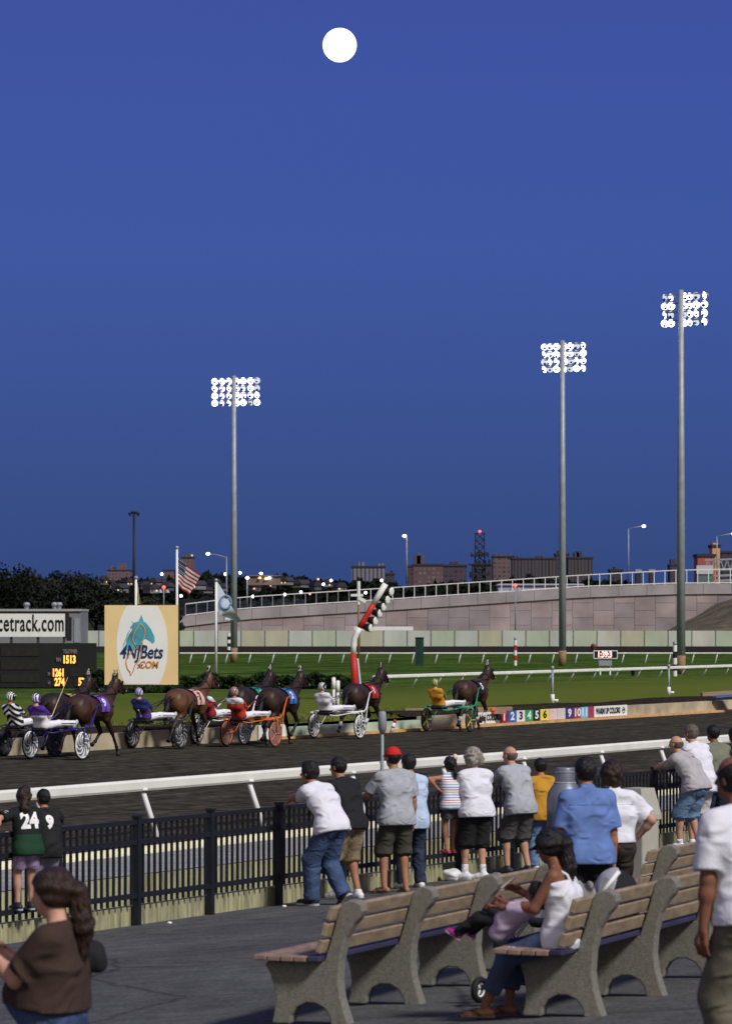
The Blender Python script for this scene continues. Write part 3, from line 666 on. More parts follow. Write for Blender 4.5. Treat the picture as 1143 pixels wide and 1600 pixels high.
# white standpipes on the infield lawn
for x, yt, yb, lab in ((862.5, 1046, 1099, 'thin grey white standpipe rising at the lawn edge below the number board'), (1044, 1043, 1086, 'thin grey white standpipe at the lawn edge below the striped pole')):
    p = GZ(x, yb, ZI); t = thing('standpipe', lab, 'post', p); h = (yb - yt) * p.y / FPX
    m = MB(); m.tube([(0, 0, 0), (0, 0, h)], .045, 8); m.tube([(0, 0, h), (0, 0, h + .12)], .06, 8); m.build('pipe', m_steel, t, True)
    m = MB(); m.tube([(0, 0, 0), (0, 0, .32)], .075, 10); m.tube([(0, 0, .1), (.2, -.05, .1)], .05, 8); m.build('valve', m_whp, t, True)
for x, yt, yb, r, lab in ((521, 1058, 1104, .07, 'taller of two white lane posts behind the white clad driver'), (527.5, 1063, 1108, .07, 'shorter of two white lane posts behind the white clad driver')):
    p = GZ(x, yb, ZI); h = (yb - yt) * p.y / FPX; m = MB(); m.tube([(0, 0, 0), (0, 0, h * .62)], .05, 8); m.tube([(0, 0, h * .6), (0, 0, h * .98)], r, 10); m.tube([(0, 0, h * .98), (0, 0, h)], r * .6, 10)
    tag(m.build('lane_post', m_whp, None, True, p), lab, 'post')
b = VX(610, 48.6, .0); t = thing('pylon', 'red topped white pylon leaning by the inner kerb', 'pylon', b)
m = MB(); m.tube([(0, 0, 0), (.11, 0, .33)], .05, 10); m.build('stem', m_whp, t, True); m = MB(); m.tube([(.11, 0, .33), (.14, 0, .42)], .052, 10); m.build('top', m_redp, t, True)
m = MB(); m.tube([(.06, 0, .18), (.075, 0, .225)], .053, 10); m.build('ring', m_redp, t, True)
b = VX(769, 48.9, .4); m = MB(); m.ball((0, 0, .13), .09); m.tube([(0, 0, 0), (.02, 0, .1)], .05, 8); tag(m.build('distance_marker', M('orange marker', (.75, .12, .04), .6, .1), None, True, b), 'small orange ball marker on the kerb above the colour strip', 'marker')
# sensor post by the near rail
b = VX(597, VR - .1, 0); t = thing('sensor_post', 'slim grey sensor post with a fat cylindrical head by the near rail', 'post', b)
m = MB(); m.tube([(0, 0, 0), (0, 0, 1.45)], .026, 10); m.build('stem', M('pale grey green metal', (.28, .34, .33), .5, .1), t, True)
m = MB(); m.lathe([(0, 1.40), (.05, 1.40), (.055, 1.45), (.075, 1.46), (.075, 1.68), (.072, 1.69), (.072, 1.74), (.05, 1.78), (0, 1.785)], 16); m.build('head', m_grey, t, True)
# green box, timber, boards
b = GZ(655, 1040, ZI); t = thing('utility_box', 'tall dark green box standing on the grass before the barrier wall', 'box', b); s = b.y / FPX
m = MB(); m.box((0, 0, 22 * s), (13 * s, 10 * s, 44 * s)); m.build('box_body', M('dark green paint', (.012, .04, .032), .5, .15, 2.), t)
m = MB(); m.box((0, -.02, 43.5 * s), (14 * s, 11 * s, 1.6 * s)); m.box((-2.2 * s, -5.05 * s, 21 * s), (.5 * s, .3 * s, 38 * s)); m.build('lid', M('black green paint', (.008, .02, .017), .5, .15, 2.), t)
a = GZ(632, 1110, ZI + .1); m = MB(); m.bar((0, 0, 0), (3.4, .3, .05), .3, .12); m.bar((.4, -.2, -.1), (3.2, .2, -.06), .25, .1); tag(m.build('plank_pile', m_wood, None, False, a), 'weathered timber planks lying on the bank beside the leading rig', 'planks')
a = GZ(1095, 1085, ZI + .18); m = MB(); m.bar((0, 0, 0), (1.9, .25, .12), .35, .14); tag(m.build('timber_beam', m_wood, None, False, a), 'pale timber beam lying on the soil bank at the right', 'timber')
a = GZ(1112, 1089, ZI + .16); m = MB(); m.bar((0, 0, 0), (1.4, .4, .1), .8, .05); tag(m.build('tarpaulin', M('blue tarpaulin', (.06, .13, .35), .6, .2, 4., .4, 9), None, False, a), 'blue tarpaulin lying beside the pale timber beam', 'tarpaulin')
for x, y, lab in ((1036, 1049, 'small dark sprinkler head on the grass behind the turf rail near the tallest mast'), (988, 1056, 'small dark sprinkler head on the grass right of the number board')):
    m = MB(); m.lathe([(.09, 0), (.09, .2), (.13, .22), (.13, .3), (0, .34)], 10); tag(m.build('sprinkler', m_blk, None, True, GZ(x, y, ZI)), lab, 'sprinkler')

# colour strip sign on the inner kerb
u0, u1 = useg(742, VK - .12), useg(977, VK - .12); b = UV(u0, VK - .12, 0); cs = thing('colour_strip_sign', 'long low sign strip of race colour numbers one to eleven along the inner kerb', 'sign', b)
L = u1 - u0; XC = lambda x: useg(x, VK - .12) - u0
sc_ = FPX / VX(860, VK).y; H1 = .36; zb = .09
def plate(xa, xb, col, name='panel', txt=None, tcol=None, sx=.8, sz=.7):
    m = MB(); a, c = XC(xa), XC(xb); p = DV * ((a + c) / 2) - NV * .03; m.bar(DV * (a + .005) - NV * .03 + Vector((0, 0, zb + H1 / 2)), DV * (c - .005) - NV * .03 + Vector((0, 0, zb + H1 / 2)), .04, H1)
    o = m.build(name, M('sign ' + name, col, .6, 0), cs)
    if txt:
        m = MB(); text_on(m, txt, p - NV * .026 + Vector((0, 0, zb + H1 / 2)), DV, Z3, H1 * sz / .72, sx=sx, bold=.012, ext=.002); m.build('lettering', M('sign letters', tcol, .6, 0), o)
W_, K_ = (.8, .8, .78), (.015, .015, .015)
plate(742, 778.5, (.8, .78, .72), 'title_panel', 'RACE COLORS', K_, .95, .55)
nums = [(778.5, 791, (.30, .02, .05), '1', W_), (791.5, 804, (.03, .13, .45), '2', W_), (804.5, 817.5, (.75, .75, .72), '3', K_), (818, 830, (.03, .33, .12), '4', W_), (830.5, 841, (.015, .015, .02), '5', W_), (841.5, 855, (.8, .68, .1), '6', K_),
        (855.5, 868, (.75, .55, .55), '7', (.7, .6, .6)), (868.5, 880.5, (.62, .6, .58), '8', (.7, .62, .6)), (881, 893, (.05, .04, .2), '9', W_), (893.5, 904, (.35, .04, .08), '10', W_), (904.5, 916, (.18, .5, .72), '11', W_)]
for xa, xb, c, t, tc in nums: plate(xa, xb, c, 'panel', t, tc, 1.7)
plate(916.5, 925, (.35, .05, .10), 'pennant_panel'); plate(925.5, 977, W_, 'warm_up_panel', None)
m = MB(); text_on(m, 'WARM UP COLORS', DV * XC(947) - NV * .056 + Vector((0, 0, zb + H1 / 2)), DV, Z3, H1 * .55 / .72, sx=.86, bold=.012, ext=.002); m.build('lettering', M('warm up letters', K_, .6, 0), cs)
m = MB(); m.torus(DV * XC(971) - NV * .056 + Vector((0, 0, zb + H1 / 2)), NV, .1, .012, 20, 5); m.bar(DV * (XC(971) - .12) - NV * .056 + Vector((0, 0, zb + H1 / 2)), DV * (XC(971) + .12) - NV * .056 + Vector((0, 0, zb + H1 / 2 + .03)), .01, .04); m.build('oval_badge', M('badge', K_, .6, 0), cs)
a = VX(408, VK - .1, 0); m = MB(); m.bar((0, 0, .22), DV * 1.55 + Vector((0, 0, .22)), .04, .4); tag(m.build('white_kerb_board', m_whp, None, False, VX(404, VK - .16, 0)), 'white board on the inner kerb behind the orange rig', 'board')

# flagpoles and flags
def flagpole(x, yt, yb, Y, label):
    b = PX(x, yb, Y); t = thing('flagpole', label, 'flagpole', b, group=None); h = (yb - yt) * Y / FPX
    m = MB(); m.tube([(0, 0, 0), (0, 0, h)], [.075, .055], 10); m.build('pole', m_whp, t, True)
    m = MB(); m.ball((0, 0, h + .07), .1); m.build('finial', m_steel, t, True)
flagpole(276.5, 858, 1082, 178, 'tall white flagpole flying the striped flag behind the billboard')
flagpole(212.5, 905, 1082, 178, 'white flagpole behind the left half of the billboard'); flagpole(337.5, 909, 1053, 184, 'white flagpole flying the pale flag right of the billboard')
def flag(corn, Y, amp, nu, nv): # TL TR BR BL in picture columns
    T = [PX(x, y, Y) for x, y in corn]
    def f(a, c):
        p = T[0] * (1 - a) * (1 - c) + T[1] * a * (1 - c) + T[2] * a * c + T[3] * (1 - a) * c
        w = math.sin(a * 7 + c * 2.2) * amp * (.2 + a); return p + Vector((.25 * w, w, .3 * w * (c - .3)))
    return grid_mesh('flag', f, nu, nv)
m = flag([(277.5, 873), (313, 897), (295, 930), (278.5, 915)], 178, .13, 26, 13)
m.mi = []
for j in range(13):
    for i in range(26): m.mi.append(2 if (i < 10 and j < 7) else (0 if j % 2 == 0 else 1))
fl = m.build('striped_flag', [M('flag red', (.33, .02, .03), .8, .1), M('flag white', (.6, .6, .6), .8, .1), M('flag navy', (.03, .04, .11), .8, .1)], None, True); tag(fl, 'stars and stripes flag drooping from the tall white flagpole', 'flag')
me = fl.data; st = MB()
for r_ in range(5):
    for c_ in range(5):
        i0 = int((c_ + .5) / 5 * 10); j0 = int((r_ + .6) / 5 * 7); v = me.vertices[(j0) * 27 + i0].co
        st.ball(v + Vector((0, -.03, 0)), .022, 5, 3)
st.build('stars', M('flag stars', (.7, .7, .7), .8, 0), fl)
m = flag([(338.3, 907), (377, 971), (352, 968), (338.8, 953)], 184, .16, 20, 12); o = m.build('pale_flag', M('flag pale blue', (.55, .62, .72), .8, .08), None, True); tag(o, 'white and pale blue flag hanging in folds right of the billboard', 'flag')
bv = BVHTree.FromPolygons([v.co.copy() for v in o.data.vertices], [tuple(p.vertices) for p in o.data.polygons]); m = MB(); c = PX(352.5, 941, 184); ring = []
for i in range(29):
    a = 2 * math.pi * i / 28; p = c + Vector((.24 * math.cos(a) + .12 * math.sin(a), -2, .3 * math.sin(a) - .14 * math.cos(a))); h = bv.ray_cast(p, Vector((0, 1, 0)), 5)
    ring.append((h[0] if h[0] else p + Vector((0, 2, 0))) + Vector((0, -.03, 0)))
m.tube(ring, .06, 6, False); m.build('blue_emblem', M('flag emblem blue', (.18, .30, .5), .8, 0), o)
m = flag([(213.2, 905), (221, 943), (217, 944), (213.2, 944)], 178, .1, 10, 8); tag(m.build('limp_flag', M('flag dull yellow', (.45, .40, .22), .8, .1), None, True), 'limp yellowish flag hanging beside the left flagpole', 'flag')

# ================================================================== behind the barrier: road lamps, low building, tower, town
def street_lamp(x, yt, yb, Y, arm_px, lit, label, r=.12):
    b = PX(x, yb, Y); k = Y / FPX; t = thing('street_lamp', label, 'street lamp', b); h = (yb - yt) * k; a = arm_px * k
    m = MB(); m.tube([(0, 0, 0), (0, 0, h)], [r, r * .6], 8); m.build('pole', m_steel, t, True)
    m = MB(); m.tube([(0, 0, h - .1), (a * .5, 0, h + abs(a) * .1), (a, 0, h + abs(a) * .18)], r * .5, 6); m.build('arm', m_steel, t, True)
    m = MB(); m.ball((a, -.1, h + abs(a) * .16), (3.1 * k, 2.4 * k, 2.2 * k)); m.build('lamp_head', lit, t, True)
street_lamp(635, 838, 912, 500, -3.5, m_glow, 'lit street lamp standing beside the pale striped tower block')
street_lamp(981, 826, 912, 500, 24, m_vio, 'violet lit street lamp on the ramp between the two right masts')
street_lamp(354, 870, 960, 500, -29, m_glow, 'street lamp with a long left arm beside the far floodlight mast')
street_lamp(386, 903, 950, 500, 0.5, m_vio, 'short violet lit lamp right of the far floodlight mast')
street_lamp(1119, 838, 905, 520, 26, m_vio, 'unlit looking tall lamp pole at the right edge above the gantry')
YU = 430.; b = PX(209.5, 1000, YU); k = YU / FPX; t = thing('light_pole', 'tall thin black light pole behind the billboard', 'light pole', b)
m = MB(); m.tube([(0, 0, 0), (0, 0, 198 * k)], [.2, .13], 8); m.build('pole', m_blk, t, True)
for dx in (-6.5, -2.2, 2.2, 6.5):
    m = MB(); m.lathe([(.1, 0), (.2, .15), (.17, .3), (0, .36)], 8, (dx * k, 0, 195 * k + (.15 if abs(dx) < 3 else 0))); m.build('lamp_head', m_blk, t, True)
m = MB(); m.bar((-7.5 * k, 0, 194 * k), (7.5 * k, 0, 194 * k), .08, .08); m.build('crossarm', m_blk, t)
for x, y, yb, Y, lab in ((256, 919, 960, 430, 'red signal light with two grey lamps above the ramp left of the striped flag'), (804.5, 916, 985, 445, 'red signal light with two grey lamps before the ramp wall')):
    b = PX(x, yb, Y); k = Y / FPX; t = thing('signal_light', lab, 'signal light', b); h = (yb - y) * k
    m = MB(); m.tube([(0, 0, 0), (0, 0, h)], .07, 8); m.build('pole', m_grey, t, True)
    m = MB(); m.ball((0, 0, h + .1), .2); m.build('red_lamp', m_redl, t, True)
    for s in (-1, 1): m = MB(); m.lathe([(.1, .1), (.3, -.25), (.33, -.3), (0, -.2)], 10, (s * .42, 0, h - .25)); m.build('lamp', m_steel, t, True)
# low service building at the left
YL = 392.; b = PX(60, 1010, YL); k = YL / FPX; lb = thing('service_building', 'low grey flat roofed building behind the white website sign', 'building', b)
Lq = lambda x, y: PX(x, y, YL) - b
def lbox(par, x0, y0, x1, y1, y, th, name, mat, f=Lq): a, c = f(x0, y1), f(x1, y0); m = MB(); m.box(((a.x + c.x) / 2, y, (a.z + c.z) / 2), (c.x - a.x, th, c.z - a.z)); return m.build(name, mat, par)
m_gw = M('grey render', (.20, .21, .21), .9, .15, .3)
lbox(lb, -140, 955, 127, 1010, 5, 9.9, 'wall', m_gw); lbox(lb, -141, 951.5, 128, 955, 5, 10.3, 'roof', M('pale roof edge', (.34, .35, .34), .8, .1))
lbox(lb, 105, 964, 112, 1000, .02, .1, 'door', m_dark); lbox(lb, 116, 966, 125, 1004, .02, .1, 'door', m_grey)
for x, y in ((38, 947), (89, 944), (82, 948)): m = MB(); m.lathe([(.25, 0), (.25, .35), (.4, .4), (.3, .7), (0, .75)], 10, Lq(x, 951.5) + Vector((0, 3, 0))); m.build('roof_vent', m_steel, lb, True)
b = PX(620, 985, 430); lbox(None, 553, 979, 645, 985, 430, .8, 'shelter_roof', m_whp, lambda x, y: PX(x, y, 430)); o = COL.objects[-1] if False else [x for x in COL.objects if x.name.startswith('shelter_roof')][0]
tag(o, 'long thin white shelter roof just above the barrier wall behind the finish post', 'roof')
for x in (570, 600, 630): lbox(o, x - .6, 985, x + .6, 996, 430, .2, 'post', m_steel, lambda x, y: PX(x, y, 430))
b = PX(843, 935, 520); wh = thing('road_shed', 'long low pale lilac shed behind the guard railing', 'shed', b)
Wq = lambda x, y: PX(x, y, 520) - b
lbox(wh, 778, 914.5, 910, 940, 3, 6, 'wall', M('pale lilac sheet', (.36, .37, .48), .7, .06, .2), Wq)
m = MB(); a, c = Wq(775, 914.5), Wq(913, 912); m.prism([(a.x, a.z), (c.x, a.z), (c.x - .3, c.z), (a.x + .4, c.z)], (0, 3, 0), X3, Z3, (0, 6.6, 0)); m.build('roof', M('pale lilac roof', (.42, .43, .54), .7, .06, .2), wh)
# gantry and orange lit buildings at the right
YG = 500.; b = PX(1112, 912, YG); gt = thing('sign_gantry', 'dark truss sign gantry with a white back panel on the ramp at the right edge', 'gantry', b); Gq = lambda x, y: PX(x, y, YG) - b
m = MB()
for y in (875, 891): m.bar(Gq(1100, y), Gq(1190, y - 3), .25, .25)
for i in range(9): m.bar(Gq(1100 + i * 10, 891 - i * .3), Gq(1105 + i * 10, 875 - i * .3), .14, .14, up=(0, 1, 0)); m.bar(Gq(1105 + i * 10, 875), Gq(1110 + i * 10, 891), .14, .14, up=(0, 1, 0))
m.build('truss', m_grey, gt)
lbox(gt, 1086.5, 883.5, 1112.5, 897, -.6, .3, 'sign_panel', M('pale sign back', (.5, .52, .55), .6, .05), Gq); lbox(gt, 1087, 897.5, 1112, 912, -.5, .2, 'lower_panel', M('green sign back', (.10, .16, .15), .6, .1), Gq)
for x in (1093, 1101, 1109): m = MB(); m.bar(Gq(x, 914), Gq(x, 884), .2, .2, up=(0, 1, 0)); m.build('leg', m_steel, gt)
for y in (900, 908): m = MB(); m.bar(Gq(1114, y), Gq(1150, y - 2), .16, .3); m.build('side_rail', m_steel, gt)

def facade(name, wall, win, w, h, lit=.03, frac=.55, hf=.5):
    """wall with a grid of windows, some of them lit"""
    m = M(name, wall, .9, .12, .05); src = base_of(m)
    tc = nd(m, 'ShaderNodeTexCoord'); sp = nd(m, 'ShaderNodeSeparateXYZ'); lk(m, tc.outputs['Object'], sp.inputs[0]); ms = []
    cells = []
    for ax, p, fr in (('X', w, frac), ('Z', h, hf)):
        d = nd(m, 'ShaderNodeMath', op='DIVIDE', _1=p); lk(m, sp.outputs[ax], d.inputs[0]); f = nd(m, 'ShaderNodeMath', op='FRACT'); lk(m, d.outputs[0], f.inputs[0])
        g = nd(m, 'ShaderNodeMath', op='LESS_THAN', _1=fr); lk(m, f.outputs[0], g.inputs[0]); ms.append(g); fl = nd(m, 'ShaderNodeMath', op='FLOOR'); lk(m, d.outputs[0], fl.inputs[0]); cells.append(fl)
    mk = nd(m, 'ShaderNodeMath', op='MULTIPLY'); lk(m, ms[0].outputs[0], mk.inputs[0]); lk(m, ms[1].outputs[0], mk.inputs[1])
    cb = nd(m, 'ShaderNodeCombineXYZ'); lk(m, cells[0].outputs[0], cb.inputs[0]); lk(m, cells[1].outputs[0], cb.inputs[1])
    wnz = nd(m, 'ShaderNodeTexWhiteNoise'); lk(m, cb.outputs[0], wnz.inputs['Vector'])
    wr = nd(m, 'ShaderNodeValToRGB'); ramp(wr, [(0, tuple(x * .6 for x in win) + (1,)), (1, tuple(x * 1.7 for x in win) + (1,))]); lk(m, wnz.outputs['Value'], wr.inputs[0])
    x = nd(m, 'ShaderNodeMix'); x.data_type = 'RGBA'; lk(m, mk.outputs[0], x.inputs[0]); lk(m, src, x.inputs[6]); lk(m, wr.outputs[0], x.inputs[7]); lk(m, x.outputs[2], bsdf(m).inputs['Base Color'])
    if lit > 0:
        g = nd(m, 'ShaderNodeMath', op='LESS_THAN', _1=lit); lk(m, wnz.outputs['Value'], g.inputs[0]); e = nd(m, 'ShaderNodeMath', op='MULTIPLY'); lk(m, g.outputs[0], e.inputs[0]); lk(m, mk.outputs[0], e.inputs[1])
        bsdf(m).inputs['Emission Color'].default_value = (1, .68, .38, 1); e2 = nd(m, 'ShaderNodeMath', op='MULTIPLY', _1=.9); lk(m, e.outputs[0], e2.inputs[0]); lk(m, e2.outputs[0], bsdf(m).inputs['Emission Strength'])
    return m
f_pale = facade('pale tower wall', (.20, .19, .23), (.055, .055, .08), 1.5, 40, .0, .42, .96)
f_red = facade('red brick wall', (.12, .075, .085), (.12, .095, .10), 1.6, 1.5, .02)
f_red2 = facade('dark red brick wall', (.075, .055, .075), (.035, .03, .05), 1.8, 1.6, .03)
f_brn = facade('brown brick wall', (.085, .07, .08), (.035, .032, .045), 1.3, 30, .0, .45, .95)
f_dk = facade('dark block wall', (.055, .05, .07), (.03, .028, .042), 1.9, 1.7, .02)
f_pink = facade('pinkish tower wall', (.15, .10, .11), (.06, .05, .06), 1.8, 1.7, .03)
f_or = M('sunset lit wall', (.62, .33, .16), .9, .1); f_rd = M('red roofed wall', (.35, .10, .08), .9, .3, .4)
m_roofd = M('dark roof', (.04, .038, .05), .9, .2)
def tower(label, x0, x1, yt, Y, mat, caps=(), base=950, deep=14, cat='tower block', nm='tower_block'):
    b = PX((x0 + x1) / 2, base, Y); k = Y / FPX; t = thing(nm, label, cat, b); w = (x1 - x0) * k; h = (base - yt) * k
    m = MB(); m.box((0, deep / 2, h / 2), (w, deep, h)); m.build('wall', mat, t)
    m = MB(); m.box((0, deep / 2, h + .35), (w + .5, deep + .5, .7)); rf = m.build('roof', m_roofd, t)
    for (a, c, hh) in caps:
        q = MB(); q.box((-w / 2 + (a + c) / 2 * k, deep / 2, h + .7 + hh * k / 2), ((c - a) * k, deep * .5, hh * k)); q.build('roof_housing', mat, rf)
tower('pale grey tower block with vertical window stripes left of the lit street lamp', 549, 601.5, 887, 1350, f_pale, [(11, 20, 6), (42, 50, 4)])
tower('narrow dark building just right of the pale striped tower block', 601.5, 616, 898, 1400, f_dk, [(8, 12, 4)])
tower('low dark red block half hidden left of the red slab', 636, 647, 886, 1420, f_red2)
tower('wide red brick slab with a pinkish roof tower', 645, 691, 884, 1300, f_red, [(2, 18, 13), (6, 12, 17)])
tower('dark red brick slab between the wide red slab and the lattice tower', 691, 728.5, 885, 1330, f_red2, [(12, 25, 5)])
tower('dark block behind the foot of the lattice tower', 738, 771, 884, 1500, f_dk)
tower('reddish block right of the lattice tower', 770, 800, 871, 1420, f_pink, [(0, 30, 2)])
tower('broad brown ribbed apartment block left of the middle mast', 800, 868, 874, 1380, f_brn, [(2, 9, 3), (38, 50, 3)])
tower('tall dark block directly behind the middle mast', 868, 888, 867, 1450, f_dk, [(3, 10, 4)])
tower('broad dark apartment block right of the middle mast', 887, 925.5, 873, 1390, f_brn, [(10, 18, 7), (14, 22, 9)])
tower('small dark apartment house under the violet street lamp', 953, 972, 892, 1500, f_dk, [(6, 10, 4)])
tower('faint narrow building beside the tallest mast', 1046, 1058, 884, 1700, f_red2, [(2, 10, 8)])
tower('pinkish distant tower block above the trees left of the light pole', 168, 204, 892, 1900, f_pink, [(16, 28, 10), (4, 10, 5)])
tower('pinkish distant tower block behind the striped flag', 283, 302, 872, 1800, f_pink, [(2, 17, 4)])
tower('low pinkish block left of the tall white flagpole', 255, 272, 892, 1800, f_pink)
tower('red roofed house glowing in the afterglow behind the gantry', 1089, 1116, 870, 900, f_rd, (), 930, 10, 'house', 'house')
tower('bright orange sunset lit building at the right edge', 1112, 1124, 855, 980, f_or, [(2, 10, 3)], 930, 10, 'building', 'building')
tower('grey block behind the gantry truss at the right edge', 1126, 1160, 864, 1300, f_dk)
for x in (996, 1017): 
    b = PX(x, 930, 900); t = thing('chimney_stack', 'twin roof stack, %s of the pair beyond the railing' % ('left' if x == 996 else 'right'), 'chimney', b); k = 900 / FPX
    m = MB(); m.box((0, 0, 17 * k), (8 * k, 3, 34 * k)); m.build('shaft', m_roofd, t); m = MB(); m.box((0, 0, 38 * k), (10 * k, 3.4, 5 * k)); m.build('cap', M('pale cap', (.3, .3, .32), .8, .1), t)
# lattice tower
YA = 1150.; b = PX(749, 950, YA); k = YA / FPX; lt = thing('lattice_tower', 'dark steel lattice mast with antenna platforms and a red beacon', 'radio mast', b)
m_lat = M('dark lattice steel', (.02, .02, .03), .7, .1)
def lat(m, z0, z1, w0, w1, n, t=.28):
    Cn = [(-1, -1), (1, -1), (1, 1), (-1, 1)]
    for i in range(n):
        a, c = i / n, (i + 1) / n; za, zc = z0 + (z1 - z0) * a, z0 + (z1 - z0) * c; wa, wc = w0 + (w1 - w0) * a, w0 + (w1 - w0) * c
        for q in range(4):
            p1, p2 = Cn[q], Cn[(q + 1) % 4]; A = Vector((p1[0] * wa, p1[1] * wa, za)); B = Vector((p1[0] * wc, p1[1] * wc, zc)); D = Vector((p2[0] * wc, p2[1] * wc, zc)); E = Vector((p2[0] * wa, p2[1] * wa, za))
            m.bar(A, B, t, t, up=(0, 1, .3)); m.bar(A, D, t * .7, t * .7, up=(0, 1, .3)); m.bar(E, B, t * .7, t * .7, up=(0, 1, .3)); m.bar(B, D, t * .7, t * .7)
m = MB(); lat(m, 0, 84 * k, 10 * k, 7.2 * k, 7); lat(m, 84 * k, 117 * k, 7.2 * k, 6.8 * k, 3); m.build('lattice', m_lat, lt)
r = random.Random(2)
for y, w in ((868, 14), (882, 17), (898, 16)):
    m = MB(); m.box((0, 0, (950 - y) * k), (2 * w * k, 2 * w * k, .4)); m.build('platform', m_lat, lt)
    for i in range(9):
        m = MB(); q = Vector((r.uniform(-w, w) * k, -w * k * r.uniform(.3, 1), (950 - y) * k + r.uniform(-.2, .8))); m.box(q, (.5, .4, r.uniform(1, 2.2))); m.build('antenna', m_lat, lt)
m = MB(); m.ball((0, 0, 119.5 * k), .42); m.build('beacon', m_redl, lt, True)

# hills with houses and trees beyond
def ridge(name, Y, pts, mat, deep):
    m = grid_mesh('h', lambda a, c: (lambda x: PX(x, 962 + ([yy for yy in [pts(x)]][0] - 962) * math.sin(c * math.pi / 2), Y) + Vector((0, c * deep, 0)))(-60 + 1280 * a), 120, 5)
    return struct(name, m.mesh('h'), mat, True)
hl = lambda x: 915 + 5 * math.sin(x * .013) + 3 * math.sin(x * .05 + 1) + (6 if x > 620 else 0)
ridge('hill', 1000, hl, M('dark wooded hill', (.016, .02, .017), .95, .5, .03), 160)
r = random.Random(5)
def cards(n, f, s, seed, asp=.7):
    rr = random.Random(seed); m = MB()
    for _ in range(n):
        p, sz = f(rr); n_ = Vector((rr.gauss(0, 1), rr.gauss(0, 1), rr.gauss(0, 1))).normalized(); x = n_.orthogonal().normalized(); y = n_.cross(x); a = rr.uniform(0, 6.28); u = (x * math.cos(a) + y * math.sin(a)) * s * sz; w = (y * math.cos(a) - x * math.sin(a)) * s * sz * asp
        m.add([p - u, p - w * .8, p + u, p + w * .8], [(0, 1, 2, 3)])
    return m
def woods(rr):
    x = rr.uniform(120, 1160); Y = rr.uniform(960, 1120); c = math.sin(x * .21) * 2.2 + math.sin(x * .53 + 2) * 1.6 + math.sin(x * 1.3) * 1.2
    y = hl(x) + rr.uniform(-7, 22) + c * .9; return PX(x, y, Y), rr.uniform(.6, 1.3)
o = cards(9000, woods, 1.5, 11).build('distant_woods', m_leafd); o['kind'] = 'stuff'
m_hw = [M('house wall %s' % s, c, .9, .1) for s, c in (('pale', (.20, .20, .22)), ('cream', (.17, .15, .14)), ('grey', (.10, .10, .12)))]
hs = [(150, 917), (163, 908), (176, 914), (188, 920), (199, 909), (222, 915), (236, 921), (247, 909), (262, 917), (309, 915), (322, 921), (334, 911), (346, 918), (396, 918), (420, 913), (448, 908), (470, 912), (492, 916), (512, 911), (530, 918)]
for i, (x, y) in enumerate(hs):
    Y = 930 + r.uniform(-20, 20); k = Y / FPX; w = r.uniform(9, 15) * k; h = r.uniform(5, 8) * k
    t = thing('house', 'small distant hillside house among dark trees', 'house', PX(x, y + 6, Y), rz=r.uniform(-.4, .4), group='houses on the far hillside')
    m = MB(); m.box((0, 0, h / 2), (w, 6, h)); m.build('wall', m_hw[i % 3], t)
    m = MB(); m.prism([(-w / 2 - .3, h), (w / 2 + .3, h), (w * .3, h + 1.1), (-w * .3, h + 1.1)], (0, 0, 0), X3, Z3, (0, 6.6, 0)); m.build('roof', m_roofd, t)
    for q in (-.28, .22):
        m = MB(); m.box((w * q, -3.02, h * .55), (w * .16, .1, h * .3)); m.build('window', m_warm if r.random() < .35 else m_dark, t)
# flood lit house group
b = PX(412, 915, 900); k = 900 / FPX; t = thing('lit_depot', 'low flat building with bright roof lamps on the hillside right of the far mast', 'building', b)
m = MB(); m.box((0, 4, 8 * k), (50 * k, 8, 14 * k)); m.build('wall', M('depot wall', (.20, .15, .13), .9, .15, .2), t); m = MB(); m.box((0, 4, 15.5 * k), (54 * k, 9, 1.2 * k)); m.build('roof', m_gw, t)
for x, y, mt in ((-4, 19, m_glow), (4, 11, EM('orange lamp', (1, .55, .2), 5)), (-6, 12, m_warm), (9, 12, m_glow)): m = MB(); m.ball((x * k, -.6, y * k), (2.6 * k, .3, 1.9 * k)); m.build('roof_lamp', mt, t, True)
lights = [(253, 897, m_glow), (283, 931, m_glow), (375, 895, m_glow), (352, 897, m_glow), (395, 932, m_glow), (497, 905, m_warm), (517, 907, m_vio), (596, 907, m_glow), (167, 937, m_glow), (470, 925, m_vio), (571, 926, m_glow), (445, 929, m_glow), (505, 913, m_glow), (484, 928, m_warm)]
for x, y, mt in lights:
    b = PX(x, y + 12, 840); t = thing('distant_street_lamp', 'tiny lit street lamp far off below the skyline', 'street lamp', b, group='far street lamps'); k = 840 / FPX
    m = MB(); m.tube([(0, 0, 0), (0, 0, 12 * k)], .08, 6); m.build('pole', m_blk, t); m = MB(); m.ball((0, -.2, 12 * k), .32 if mt is not m_warm else .25); m.build('lamp_head', mt, t, True)

